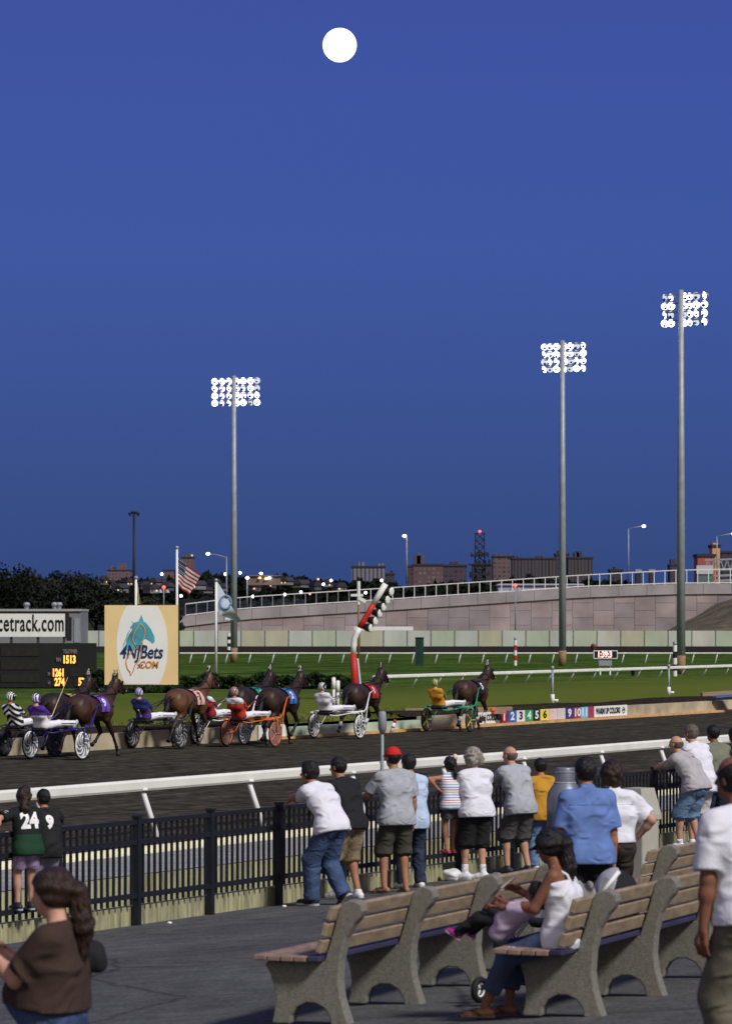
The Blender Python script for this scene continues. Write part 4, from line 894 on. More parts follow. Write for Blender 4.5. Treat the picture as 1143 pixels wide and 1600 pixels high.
# ================================================================== trees and hedge
def make_tree(name, label, loc, H, Wd, seed, mat, n=2600, group='trees behind the tote board'):
    r = random.Random(seed); t = thing(name, label, 'tree', loc, group=None)
    m = MB(); top = Vector((r.uniform(-.3, .3), 0, H * .55)); m.tube([(0, 0, -.4), (0.05, 0, H * .25), top], [.3, .22, .12], 9)
    cl = []
    for i in range(9):
        a = i * 2.4 + r.uniform(-.3, .3); rad = Wd * r.uniform(.25, .62); z = H * r.uniform(.38, .86); e = Vector((rad * math.cos(a), rad * math.sin(a), z))
        m.tube([Vector((0, 0, H * r.uniform(.2, .45))), e * .6 + Vector((0, 0, z * .25)), e], [.1, .07, .03], 6); cl.append((e, Wd * r.uniform(.22, .38)))
    cl += [(Vector((r.uniform(-.3, .3) * Wd, r.uniform(-.3, .3) * Wd, H * r.uniform(.55, .92))), Wd * r.uniform(.2, .34)) for _ in range(6)]
    m.build('trunk', m_bark, t, True)
    def f(rr):
        c, rd = rr.choice(cl); d = Vector((rr.gauss(0, 1), rr.gauss(0, 1), rr.gauss(0, 1))).normalized() * rd * rr.random() ** .45; d.z *= .75; return c + d, rr.uniform(.6, 1.3)
    cards(n, f, .24, seed).build('crown', mat, t); return t
m_lf = [m_leafd, M('black green leaves', (.012, .017, .011), .9, .4, .8), M('dull green leaves', (.018, .024, .012), .9, .4, .8)]
tl = [(-8, 884, 7.2, 'dark bushy tree at the left edge above the website sign'), (22, 892, 5.5, 'low rounded dark tree above the letters of the website sign'), (52, 897, 5.2, 'dark tree behind the middle of the service building roof'), (78, 888, 5.6, 'dark tree with a tufted top above the end of the website sign'), (103, 886, 5.2, 'tallest dark tree right of the website sign'), (128, 897, 4.6, 'dark tree sloping down towards the light pole'), (150, 915, 4.2, 'small dark tree left of the billboard top corner'), (172, 928, 3.6, 'low dark bush tree behind the billboard left corner'), (232, 934, 4.0, 'low dark tree behind the billboard between the flagpoles'), (195, 932, 4, 'low dark tree beside the light pole'), (36, 915, 5, 'squat dark tree filling the gap behind the service building'), (258, 944, 3.4, 'low dark tree at the foot of the red signal light')]
for i, (x, yt, w, lab) in enumerate(tl):
    Y = 425 + (i * 7) % 22; g = PX(x, 1012, Y); g.z = .2; make_tree('dark_tree', lab, g, PX(x, yt, Y).z - .2, w, 30 + i, m_lf[i % 3], 2800)
def hedge(name, label, x0, x1, yb, hpx, dep, seed, n):
    a, c = GZ(x0, yb, ZI), GZ(x1, yb, ZI); h = hpx * a.y / FPX; t = thing(name, label, 'hedge', a)
    def f(rr):
        s = rr.random(); d = c - a; b_ = .75 + .25 * math.sin(s * 31 + seed) * math.sin(s * 11); z = h * b_ * rr.random() ** .6
        return d * s + Vector((0, rr.uniform(0, dep), z)), rr.uniform(.6, 1.3)
    cards(n, f, .13, seed).build('foliage', m_hedge, t)
    m = MB()
    for i in range(14): p = (c - a) * ((i + .5) / 14) + Vector((0, dep * .5, 0)); m.tube([p, p + Vector((.1, 0, h * .6))], .03, 5)
    m.build('stems', m_bark, t)
hedge('hedge', 'long dark clipped hedge on the infield right of the billboard', 283, 558, 1077, 25, 1.6, 3, 7000)
hedge('hedge', 'dark low hedge between the tote board and the billboard', 132, 175, 1078, 34, 1.5, 8, 1500)
hedge('hedge', 'low scrubby hedge growing under the billboard', 170, 290, 1083, 10, 1.2, 9, 2200)

# ================================================================== people
def nz(v): v = np.array(v, float); return v / (np.linalg.norm(v) + 1e-9)
def ik(a, t, l1, l2, pole):
    a, t = np.array(a, float), np.array(t, float); d = t - a; L = np.linalg.norm(d); mx = (l1 + l2) * .998
    if L > mx: t = a + d * mx / L; d = t - a; L = mx
    x = d / L; p = np.array(pole, float); p = nz(p - x * (p @ x)); c = (l1 * l1 - l2 * l2 + L * L) / (2 * L); s = math.sqrt(max(0, l1 * l1 - c * c))
    return a + x * c + p * s, t
def lerp(a, b, t): return np.array(a) * (1 - t) + np.array(b) * t
m_skin = {n: M('skin ' + n, c, .55, .1, 12, .15, 90) for n, c in (('light', (.50, .27, .19)), ('tan', (.36, .17, .10)), ('brown', (.20, .085, .05)), ('pale', (.50, .33, .26)))}
m_hair = {n: M('hair ' + n, c, .45, .5, 40, .6, 120, stretch=(1, 1, .25)) for n, c in (('black', (.010, .009, .009)), ('brown', (.028, .014, .009)), ('dark', (.014, .011, .010)), ('grey', (.30, .27, .23)), ('stubble', (.13, .09, .075)), ('greybrown', (.12, .10, .085)))}
m_denim = M('blue denim', (.045, .075, .16), .85, .35, 5, .5, 45); m_denim2 = M('dark denim', (.022, .033, .065), .85, .3, 5, .5, 45); m_denim3 = M('pale denim', (.13, .21, .34), .85, .35, 5, .5, 45)
m_sneak = M('white sneaker leather', (.72, .72, .74), .5, .08, 12); m_sneakb = M('black sneaker leather', (.02, .02, .024), .5, .2, 12); m_sole = M('pale sole rubber', (.42, .42, .44), .6, .05)
m_flip = M('brown flip flop', (.09, .055, .03), .8, .2, 9)
def cloth(name, c, var=.08, bump=.14): 
    m = M(name, c, .9, var, 9, bump, 70); return wrinkle(m)
def wrinkle(m, sc=5.5, st=.8, dist=.055):
    tc = nd(m, 'ShaderNodeTexCoord'); mp = nd(m, 'ShaderNodeMapping'); mp.inputs['Scale'].default_value = (1, 1, 1.5); mp.inputs['Rotation'].default_value = (.5, .6, .3); lk(m, tc.outputs['Object'], mp.inputs[0])
    t = nd(m, 'ShaderNodeTexNoise'); t.noise_type = 'RIDGED_MULTIFRACTAL'; t.inputs['Scale'].default_value = sc; t.inputs['Detail'].default_value = 2.2; t.inputs['Distortion'].default_value = .8; lk(m, mp.outputs[0], t.inputs['Vector'])
    b = nd(m, 'ShaderNodeBump'); b.inputs['Strength'].default_value = st; b.inputs['Distance'].default_value = dist; lk(m, t.outputs[0], b.inputs['Height'])
    s = bsdf(m).inputs['Normal']
    if s.is_linked: lk(m, s.links[0].from_socket, b.inputs['Normal'])
    lk(m, b.outputs[0], s); return m
for _m in (m_denim, m_denim2, m_denim3): wrinkle(_m)
def fingers(m, wrist, d, palm_n, side, k, curl=.35, spread=.12):
    """five separate fingers rooted in the palm, bent at the knuckles"""
    d, n = nz(d), nz(palm_n); n = nz(n - d * (n @ d)); s = nz(np.cross(d, n)) * side
    for j, (off, L) in enumerate(((-.030, .062), (-.010, .074), (.010, .078), (.029, .066))):
        b = wrist + d * .085 * k - s * off * k * 1; a = b; q = nz(d - s * off * spread * 20 * .3); path = [b - d * .02 * k, b]
        for i in range(3): q = nz(q * math.cos(curl * (1 + .4 * i)) + n * math.sin(curl * (1 + .4 * i))); a = a + q * L * k * (.45, .32, .25)[i]; path.append(a)
        m.tube([Vector(p) for p in path], [.0095 * k, .0092 * k, .0088 * k, .008 * k, .006 * k], 7)
    b = wrist + d * .03 * k + s * .024 * k; q = nz(s * .75 + d * .7 + n * .35); a1 = b + q * .038 * k; q2 = nz(d * .9 + s * .2 + n * .45); a2 = a1 + q2 * .03 * k; a3 = a2 + nz(d + n * .5) * .024 * k
    m.tube([Vector(b), Vector(a1), Vector(a2), Vector(a3)], [.013 * k, .0105 * k, .0095 * k, .007 * k], 7)

def person(label, loc, phi, H=1.75, fat=1., lean=0., curve=0., pel=(0, 0), drop=0., pelz=None, twist=0., feet=None, hands=(None, None), poles=(None, None), head=(0, 0), wide=1.,
           skin='light', top=None, sleeve=.62, hem=.13, tuck=False, strap=False, legs=None, leglen='long', loose=1., hair='short', hairm='dark', hat=None, shoe='sneak', shoem=None, h=.014, seed=1, sock=None,
           rz=None, group=None, curl=.35, name='person', kneepole=(.12, 1, .1), headk=1., fold=.009, belly=0., collar=False):
    k = H / 1.75; t = thing(name, label, 'person', loc, phi if rz is None else rz, group); A = np.array
    gz = -0.0
    P = A([pel[0], pel[1], (pelz if pelz is not None else (.925 * k - drop))])
    L = R(lean); S1 = A([0, math.sin(L), math.cos(L)]); S2 = A([0, math.sin(L + R(curve)), math.cos(L + R(curve))]); S0 = A([0, math.sin(L * .5), math.cos(L * .5)])
    W = P + S0 * .14 * k; Ch = W + S1 * .17 * k; N = Ch + S2 * .225 * k
    tw = R(twist); X1 = A([math.cos(tw), math.sin(tw), 0]); F1 = A([-math.sin(tw), math.cos(tw), 0]); X0 = A([1, 0, 0]); Xw = nz(X0 + X1)
    yaw = R(twist + head[0]); pit = R(head[1]); Fh0 = A([-math.sin(yaw), math.cos(yaw), 0]); Xh = A([math.cos(yaw), math.sin(yaw), 0])
    Fh = Fh0 * math.cos(pit) + A([0, 0, math.sin(pit)]); Uh = np.cross(Xh, Fh)
    neckd = nz(S2 * .55 + A([0, 0, 1]) * .6 + Fh0 * .28); hk = k * headk; Hc = N + neckd * .085 * k + Uh * .075 * hk + Fh * .018 * hk
    sw = .172 * k * wide
    SH = [N - S2 * .072 * k - X1 * sw, N - S2 * .072 * k + X1 * sw]
    hips = [P - X0 * .088 * k * (.6 + .4 * wide) - A([0, 0, .02 * k]), P + X0 * .088 * k * (.6 + .4 * wide) - A([0, 0, .02 * k])]
    if feet is None: feet = [(-.11, .02, 0, 6), (.11, -.02, 0, -6)]
    ank, knee, toe = [], [], []
    for i, sx in ((0, -1), (1, 1)):
        fx, fy, fz, fyaw = feet[i][:4]; tip = feet[i][4] if len(feet[i]) > 4 else 0
        a = A([fx, fy, fz + .085 * k]); kp = A([kneepole[0] * sx, kneepole[1], kneepole[2]])
        kn, a = ik(hips[i], a, .425 * k, .425 * k, kp); ank.append(a); knee.append(kn)
        y = R(fyaw); td = A([-math.sin(y) * math.cos(R(tip)), math.cos(y) * math.cos(R(tip)), -math.sin(R(tip))]); toe.append(td)
    elb, wri, hd = [], [], []
    for i, sx in ((0, -1), (1, 1)):
        tg = hands[i]; 
        if tg is None: tg = SH[i] + X1 * sx * .07 * k + F1 * .05 * k + A([0, 0, -.53 * k])
        pl = poles[i] or (sx * .5, -.8, -.4)
        e, w = ik(SH[i], tg, .285 * k, .255 * k, pl); elb.append(e); wri.append(w); hd.append(nz(w - e))
    # body: one continuous surface
    f = fat; pr = [cap(P - X0 * .075 * k, P + X0 * .075 * k, .112 * k * f, k=.03), cap(W - Xw * .062 * k, W + Xw * .062 * k, .098 * k * f, k=.08), cap(Ch - X1 * .085 * k * wide, Ch + X1 * .085 * k * wide, .108 * k * (.5 + .5 * f), k=.08),
          cap(N - S2 * .085 * k - X1 * .11 * k * wide, N - S2 * .085 * k + X1 * .11 * k * wide, .06 * k, k=.07)]
    pr += [cap(N - S2 * .01 * k + X1 * .02 * q * k, N - S2 * .075 * k + X1 * q * sw * .85, .046 * k, .046 * k, .04) for q in (-1, 1)]
    if belly: pr.append(ell(W + S1 * .02 * k + A([0, .06 * k, -.01]), (.135 * k * f, .115 * k * f + belly, .15 * k), k=.06))
    torso = list(pr)
    pr.append(cap(N - S2 * .03 * k, Hc - Uh * .05 * hk, .058 * k, .052 * k, .03))
    HX = A([Xh, Fh, Uh])
    pr += [ell(Hc + Uh * .018 * hk - Fh * .008 * hk, (.077 * hk, .097 * hk, .098 * hk), HX, .02), ell(Hc - Uh * .045 * hk + Fh * .03 * hk, (.057 * hk, .062 * hk, .07 * hk), HX, .03), ell(Hc - Uh * .088 * hk + Fh * .062 * hk, (.026 * hk, .022 * hk, .02 * hk), HX, .02),
           cap(Hc + Fh * .088 * hk + Uh * .012 * hk, Hc + Fh * .112 * hk - Uh * .026 * hk, .009 * hk, .015 * hk, .01), ell(Hc + Fh * .08 * hk + Uh * .026 * hk, (.05 * hk, .016 * hk, .012 * hk), HX, .012), ell(Hc + Fh * .088 * hk - Uh * .056 * hk, (.026 * hk, .012 * hk, .011 * hk), HX, .008)]
    for sx in (-1, 1): pr.append(ell(Hc + Xh * sx * .08 * hk - Fh * .008 * hk - Uh * .005 * hk, (.012 * hk, .021 * hk, .034 * hk), HX, .006))
    ex = MB()
    for i, sx in ((0, -1), (1, 1)):
        pr += [cap(SH[i], elb[i], .054 * k * (.6 + .4 * f), .041 * k * (.7 + .3 * f), .03), cap(elb[i], wri[i], .041 * k * (.7 + .3 * f), .027 * k, .02), ell(lerp(elb[i], wri[i], .3), (.042 * k,) * 3, None, .03)]
        d = hd[i]; pn = nz(-X1 * sx * .8 + F1 * .3 + A([0, 0, -.3])); pn = nz(pn - d * (pn @ d)); sd = nz(np.cross(d, pn))
        pr += [cap(wri[i] + d * .02 * k - sd * .017 * k, wri[i] + d * .08 * k - sd * .024 * k, .017 * k, .016 * k, .015), cap(wri[i] + d * .02 * k + sd * .017 * k, wri[i] + d * .08 * k + sd * .024 * k, .017 * k, .016 * k, .015)]
        fingers(ex, wri[i], d, pn, (1 if sx > 0 else -1), k, curl)
        pr += [cap(hips[i], knee[i], .088 * k * (.4 + .6 * f), .058 * k, .03), cap(knee[i], ank[i], .056 * k, .036 * k, .02), ell(lerp(knee[i], ank[i], .3) - A([0, .012 * k, 0]), (.045 * k, .047 * k, .1 * k), None, .03)]
        if shoe in ('flip', 'bare'):
            b = ank[i] - A([0, 0, .05 * k]); pr += [cap(b - toe[i] * .045 * k, b + toe[i] * .11 * k - A([0, 0, .012 * k]), .033 * k, .026 * k, .02), cap(b + toe[i] * .10 * k - A([.02 * sx, 0, .012 * k]), b + toe[i] * .155 * k - A([0, 0, .016 * k]), .027 * k, .018 * k, .02)]
            sd = nz(np.cross(toe[i], A([0, 0, 1])))
            for j in range(5): q = b + toe[i] * (.16 - .008 * abs(j - (0 if sx < 0 else 0))) * k + sd * (.028 - .014 * j) * k * 1 - A([0, 0, .02 * k]); ex.tube([Vector(q - toe[i] * .03 * k), Vector(q), Vector(q + toe[i] * .016 * k)], [.009 * k, .009 * k, .006 * k], 6)
    obj('body', smesh('body', solid(pr, h), ex), m_skin[skin], t, True)
    # top
    if top is not None:
        o_ = .017 * k; gs = [(p[0], p[1], p[2], p[3] + o_, p[4] + o_, p[5], None) if p[0] == 'c' else ('e', p[1], p[2] + o_, p[3], None, p[5], None) for p in torso]
        Hm = P - S0 * hem * k * .7; gs.append(cap(P - X0 * .075 * k - S0 * .02, P + X0 * .075 * k - S0 * .02, (.134 if not tuck else .118) * k * f, k=.05)); gs.append(cap(Hm - X0 * .08 * k, Hm + X0 * .08 * k, (.136 if not tuck else .1) * k * f, k=.05))
        for i in range(2):
            if sleeve > 0:
                s1 = min(1., sleeve); e = lerp(SH[i], elb[i], s1 if sleeve >= 1 else s1 * .9); dd = nz(elb[i] - SH[i]); ra = .068 * k * (.6 + .4 * f); rb = (.079 if sleeve < 1 else .055) * k * (.6 + .4 * f)
                gs.append(cut(cap(SH[i], e + dd * .05, ra, rb, .035), (e, dd)))
                if sleeve > 1: w_ = lerp(elb[i], wri[i], sleeve - 1); gs.append(cut(cap(elb[i], w_ + hd[i] * .05, .055 * k, .042 * k, .02), (w_, hd[i])))
        pls = [(P - S0 * hem * k, -S0), (N + S2 * .012 * k, nz(S2 + A([0, .25, 0])))]
        sub = []
        if strap: pls[1] = (N - S2 * .115 * k, S2)
        if sleeve <= 0 and not strap:
            for i in range(2): sub.append(cap(SH[i] - S2 * .02, SH[i] + S2 * .1 + (X1 * (1 if i else -1)) * .02, .062 * k))
        o = obj('shirt', smesh('shirt', solid(gs, h, pls, fold, 20, sub, seed)), top, t, True)
        t_shirt = o
        if collar:
            q = N + S2 * .012 * k; m = MB(); m.lathe([(.076 * k, -.012), (.072 * k, .022 * k), (.066 * k, .03 * k), (.06 * k, .022 * k)], 24, Vector(q), Vector(nz(S2 + F1 * .25))); m.build('collar', top, o, True)
            m = MB(); sh0 = [N - S2 * .085 * k + X1 * a * k - F1 * (.112 - .25 * abs(a) ** 1.2) * k for a in np.linspace(-.16, .16, 9)]; bv = BVHTree.FromPolygons([v.co.copy() for v in o.data.vertices], [tuple(p.vertices) for p in o.data.polygons]); pts = []
            for a in np.linspace(-.17, .17, 11):
                s0 = Vector(N - S2 * .115 * k + X1 * a * k - F1 * .5); hit = bv.ray_cast(s0, Vector(F1), 1.)
                if hit[0] is not None: pts.append(hit[0])
            if len(pts) > 3: m.tube(pts, .005, 5); m.build('yoke_seam', top, o, True)
        if strap:
            for sx in (-1, 1):
                m = MB(); q = [N - S2 * .14 * k + X1 * sx * .07 * k - F1 * .115 * k, N - S2 * .06 * k + X1 * sx * .075 * k - F1 * .09 * k, N - S2 * .0 * k + X1 * sx * .08 * k - F1 * .0, N - S2 * .10 * k + X1 * sx * .075 * k + F1 * .1 * k]
                m.tube([Vector(v) for v in q], .011 * k, 6); m.build('shoulder_strap', top, o, True)
    # legs
    if legs is not None:
        gs = [cap(P - X0 * .072 * k, P + X0 * .072 * k, .121 * k * f, k=.03), cap(P + S0 * .07 * k - X0 * .062 * k, P + S0 * .07 * k + X0 * .062 * k, .112 * k * f, k=.05)]
        if belly: gs.append(ell(W + S1 * .02 * k + A([0, .06 * k, -.01]), (.15 * k * f, .13 * k * f + belly, .165 * k), k=.06))
        for i in range(2):
            th = nz(knee[i] - hips[i]); sh = nz(ank[i] - knee[i]); lo = loose
            if leglen == 'long':
                e = ank[i] + sh * .02 * k; gs += [cap(hips[i], knee[i], .102 * k * (.45 + .55 * f), .080 * k * lo, .035), cut(cap(knee[i], e + sh * .05, .079 * k * lo, .068 * k * lo, .03), (e, sh))]
            elif leglen == 'capri':
                e = lerp(knee[i], ank[i], .72); gs += [cap(hips[i], knee[i], .100 * k * f, .074 * k, .035), cut(cap(knee[i], e + sh * .05, .073 * k, .062 * k, .03), (e, sh))]
            elif leglen == 'knee':
                e = knee[i] + sh * .05 * k; gs += [cap(hips[i], knee[i], .102 * k * (.45 + .55 * f), .09 * k * lo, .03), cut(cap(knee[i] - th * .02, e + sh * .06, .09 * k * lo, .092 * k * lo, .03), (e, sh))]
            else:
                fr = leglen; e = lerp(hips[i], knee[i], fr); gs.append(cut(cap(hips[i], e + th * .05, .103 * k * (.45 + .55 * f), .092 * k * lo * (.5 + .5 * f), .03), (e, th)))
        o = obj('trousers' if leglen in ('long', 'capri') else 'shorts', smesh('trousers', solid(gs, h, [(P + S0 * .1 * k, S0)], fold * .8, 24, (), seed + 3)), legs, t, True)
        if pelz is None and k > .8:                  # patch pockets on the seat and side seams
            bv = BVHTree.FromPolygons([v.co.copy() for v in o.data.vertices], [tuple(p.vertices) for p in o.data.polygons])
            for sx in (-1, 1):
                c = P + X0 * sx * .075 * k - A([0, 0, .06 * k]); pts = {}
                for i in range(6):
                    for j in range(6):
                        q = Vector(c) + Vector(((i / 5 - .5) * .125 * k, -.5, (j / 5 - .5) * .13 * k * (1 if j else 1 - .15 * abs(i - 2.5) / 2.5))); ht = bv.ray_cast(q, Vector((0, 1, 0)), 1.)
                        pts[i, j] = (ht[0] if ht[0] else q + Vector((0, .38, 0))) + Vector((0, -.006, 0))
                m = MB(); m.add([pts[i, j] for j in range(6) for i in range(6)], [(j * 6 + i, j * 6 + i + 1, j * 6 + i + 7, j * 6 + i + 6) for j in range(5) for i in range(5)])
                m.tube([pts[0, 5], pts[0, 3], pts[0, 1], pts[1, 0], pts[2, 0], pts[3, 0], pts[4, 0], pts[5, 1], pts[5, 3], pts[5, 5], pts[3, 5], pts[0, 5]], .004, 4, False); m.build('back_pocket', legs, o, True)
    # shoes
    for i in range(2):
        b = ank[i] - A([0, 0, .085 * k]); td = toe[i]; sd = nz(np.cross(td, A([0, 0, 1]))); up = np.cross(sd, td)
        b = ank[i] - up * .085 * k
        if shoe == 'sneak':
            g = [cap(b - td * .045 * k + up * .045 * k, b + td * .06 * k + up * .042 * k, .045 * k, .046 * k, .02), cap(b + td * .07 * k + up * .035 * k, b + td * .17 * k + up * .03 * k, .045 * k, .036 * k, .03), cap(b + up * .05 * k, b + up * .105 * k, .045 * k, .043 * k, .03)]
            o = obj('shoe', smesh('shoe', solid(g, min(h, .011), [(b + up * .006, -up), (b + up * .12 * k, up)])), shoem or m_sneak, t, True)
            m = MB(); pts = [(-.085, -.03), (-.06, -.043), (.05, -.04), (.12, -.05), (.18, -.038), (.21, 0), (.18, .038), (.12, .05), (.05, .04), (-.06, .043), (-.085, .03), (-.095, 0)]
            m.prism([(x * k, y * k) for x, y in pts], Vector(b + up * .012 * k), Vector(td), Vector(sd), Vector(up) * .024 * k); m.build('sole', m_sole, o)
        elif shoe == 'flip':
            m = MB(); pts = [(-.085, -.03), (-.06, -.04), (.05, -.036), (.12, -.048), (.18, -.04), (.205, 0), (.18, .04), (.12, .048), (.05, .036), (-.06, .04), (-.085, .03)]
            m.prism([(x * k, y * k) for x, y in pts], Vector(b + up * .008), Vector(td), Vector(sd), Vector(up) * .016); o = m.build('flip_flop', shoem or m_flip, t)
            m = MB(); c = b + td * .12 * k + up * .065 * k
            for s_ in (-1, 1): m.tube([Vector(b + td * .02 * k + sd * s_ * .045 * k + up * .02), Vector(b + td * .075 * k + sd * s_ * .035 * k + up * .058 * k), Vector(c - up * .02 * k)], .007, 6)
            m.build('strap', shoem or m_flip, o, True)
        if sock is not None:
            e = lerp(ank[i], knee[i], sock[1]); g = [cut(cap(ank[i] - A([0, 0, .02]), e + nz(knee[i] - ank[i]) * .04, .044 * k, .047 * k), (e, nz(knee[i] - ank[i])))]
            obj('sock', smesh('sock', solid(g, .01)), sock[0], t, True)
    # hair and caps
    hm = m_hair[hairm] if isinstance(hairm, str) else hairm
    def hp(x, y, z): return Hc + Xh * x * hk + Fh * y * hk + Uh * z * hk
    g = None; fo = .004; hh = .011; pls = []
    skull = lambda e, k_=.02: ell(hp(0, -.012, .022), ((.079 + e) * hk, (.099 + e) * hk, (.101 + e) * hk), HX, k_)
    faceplane = (hp(0, .045, 0), nz(Fh * 1.0 - Uh * .55)); nape = (hp(0, -.04, -.075), nz(-Uh - Fh * .1))
    if hair == 'short': g = [skull(.009)]; pls = [faceplane, nape]
    elif hair == 'spiky': g = [skull(.012)] + [cap(hp(x, y, .09), hp(x * 1.1, y * 1.2 + .015, .127 - abs(x) * .25), .022 * hk, .008 * hk, .02) for x in (-.045, -.015, .015, .045) for y in (-.06, -.03, 0, .03)]; pls = [faceplane, nape]
    elif hair == 'bald': g = [skull(.0035)]; pls = [(hp(0, 0, .035), nz(Uh)), (hp(0, .0, 0), nz(Fh - Uh * .3)), nape]
    elif hair == 'balding': g = [skull(.009)]; pls = [(hp(0, -.045, .085), nz(Uh * .9 + Fh * .5)), (hp(0, .035, 0), nz(Fh - Uh * .3)), nape]
    elif hair == 'cropped': g = [skull(.004)]; pls = [faceplane, nape]
    elif hair == 'bushy': g = [skull(.026)] + [ell(hp(math.sin(a) * .07, -.05 + .05 * math.cos(2 * a), -.02 + .05 * math.cos(a)), (.04 * hk,) * 3, None, .02) for a in np.linspace(-2.4, 2.4, 9)]; pls = [(hp(0, .06, 0), nz(Fh - Uh * .4))]; fo = .012
    elif hair == 'bob': g = [skull(.016), cap(hp(-.055, -.045, .0), hp(-.06, -.03, -.11), .045 * hk, .035 * hk, .03), cap(hp(.055, -.045, .0), hp(.06, -.03, -.11), .045 * hk, .035 * hk, .03), cap(hp(0, -.07, 0), hp(0, -.06, -.13), .06 * hk, .04 * hk, .03)]; pls = [faceplane]; fo = .008
    elif hair in ('ponytail', 'longpony', 'braid'):
        Ln = {'ponytail': .26, 'longpony': .36, 'braid': .22}[hair]; q0 = hp(0, -.115, .02); dn = A([0, 0, -1.]); back = -Fh * .55
        q1 = q0 + back * .06 * k + dn * .03; q2 = q1 + dn * Ln * .5 * k + back * .05 * k; q3 = q1 + dn * Ln * k + back * .03 * k
        rr = (.03, .042, .05, .018) if hair != 'braid' else (.024, .026, .026, .012)
        g = [skull(.012), cap(q0, q1, rr[0] * hk, rr[1] * hk, .02), cap(q1, q2, rr[1] * hk, rr[2] * hk, .02), cap(q2, q3, rr[2] * hk, rr[3] * hk, .02)]; pls = [faceplane] ; fo = .009
        # only the skull part is trimmed by the hairline
        g[0] = cut(g[0], faceplane, nape); pls = []
    elif hair == 'buzz': g = [skull(.005)]; pls = [faceplane, nape]
    st = None
    if hair in ('ponytail', 'longpony'):             # loose strands over the tail and the combed back crown
        st = MB(); rr_ = random.Random(seed)
        for i in range(130):
            a = rr_.uniform(0, 6.28); w_ = rr_.uniform(.5, 1.12); cs, sn = math.cos(a), math.sin(a); e_ = lambda q, rad: q + Xh * cs * rad * w_ * hk + Fh * sn * rad * w_ * hk
            pth = [e_(q0, .012), e_(q1, rr[1] * .9), e_(lerp(q1, q2, .5), rr[2] * 1.0) + A([rr_.gauss(0, .006), rr_.gauss(0, .006), 0]), e_(q2, rr[2] * 1.02), e_(q3 + A([0, 0, rr_.uniform(-.05, .12) * k]), rr[3] * 1.5)]
            st.tube([Vector(v) for v in pth], [.0035, .004, .004, .0035, .001], 4, False)
        for i in range(90):
            x_ = rr_.uniform(-.085, .085); z_ = math.sqrt(max(0, 1 - (x_ / .092) ** 2)); st.tube([Vector(hp(x_, .055 * z_, .03 + .075 * z_)), Vector(hp(x_ * 1.0, -.01, .03 + .098 * z_)), Vector(hp(x_ * .95, -.075, .02 + .08 * z_)), Vector(hp(x_ * .45, -.115, .02 + .02 * z_))], .0038, 4, False)
    if g is not None and hair != 'none': o_hair = obj('hair', smesh('hair', solid(g, hh if h > .012 else .009, pls, fo, 60, (), seed), st), hm, t, True)
    if hat is not None:
        kind, cm = hat
        if kind == 'cap':
            g = [skull(.017)]; o = obj('cap', smesh('cap', solid(g, .01, [(hp(0, 0, .03), nz(-Uh - Fh * .08))])), cm, t, True)
            m = grid_mesh('b', lambda a, c: Vector(hp((a - .5) * .15, .085 + c * .085 * math.sin(math.pi * (a * .8 + .1)), .034 - .02 * abs(a - .5) * 2 * c - .014 * c)), 10, 5); n_ = len(m.v); m.add([Vector(v) - Vector(Uh) * .006 for v in m.v], [tuple(reversed(q)) for q in m.f]); m.build('brim', cm, o, True)
        elif kind == 'helmet':
            g = [skull(.028), ell(hp(0, .02, -.03), (.085 * hk, .09 * hk, .075 * hk), HX, .03)]
            o = obj('helmet', smesh('helmet', solid(g, .013, [(hp(0, 0, -.07), -Uh)], 0, 1, [ell(hp(0, .12, -.05), (.062 * hk, .07 * hk, .06 * hk), HX)])), cm, t, True)
            m = MB(); m.tube([Vector(hp(-.085, .06, -.005)), Vector(hp(-.05, .105, .005)), Vector(hp(.05, .105, .005)), Vector(hp(.085, .06, -.005))], .016 * hk, 6); m.build('goggles', m_blk, o, True)
            m = MB(); m.tube([Vector(hp(-.08, .05, .055)), Vector(hp(-.04, .125, .06)), Vector(hp(.04, .125, .06)), Vector(hp(.08, .05, .055))], .018 * hk, 6, flat=.4); m.build('visor', cm, o, True)

    info = dict(P=P, N=N, SH=SH, elb=elb, wri=wri, hd=hd, Hc=Hc, shirt=(t_shirt if top is not None else None), Fh=Fh, Uh=Uh, Xh=Xh, X1=X1, F1=F1, S2=S2, S1=S1, Ch=Ch, W=W, k=k, hp=hp, knee=knee, ank=ank)
    return t, info
sdf_cap = cap
def tolocal(loc, phi, w): d = Vector(w) - Vector(loc); c, s = math.cos(-phi), math.sin(-phi); return np.array([d.x * c - d.y * s, d.x * s + d.y * c, d.z])
def fence_hand(loc, phi, x, z=1.19, dv=-.02):        # a wrist resting on the fence's top rail at picture column x
    return tolocal(loc, phi, VX(x, VF + dv, z))
def stand(x, off): p = VX(x, VF - off); p.z = apron_z(VF - off); return p
c_wht = cloth('white cotton', (.70, .70, .77), .04); c_blk = cloth('black cotton', (.014, .014, .016)); c_grey = cloth('heather grey cotton', (.36, .38, .42)); c_grey2 = cloth('warm grey cotton', (.40, .38, .40))
c_olive = cloth('dark olive twill', (.055, .055, .042)); c_camo = M('tan camouflage twill', (.22, .17, .10), .9, .45, 18, .3, 30); c_char = cloth('charcoal twill', (.075, .073, .075)); c_brn = cloth('brown cotton', (.045, .026, .02)); c_must = cloth('mustard cotton', (.50, .25, .025))
c_blue = cloth('blue chambray', (.12, .20, .46), .14); c_khk = cloth('khaki green twill', (.12, .11, .08), .12); c_sage = cloth('sage cotton', (.17, .18, .13)); c_sky = cloth('pale blue cotton', (.45, .56, .74)); c_dbr = cloth('dark brown twill', (.035, .026, .022))

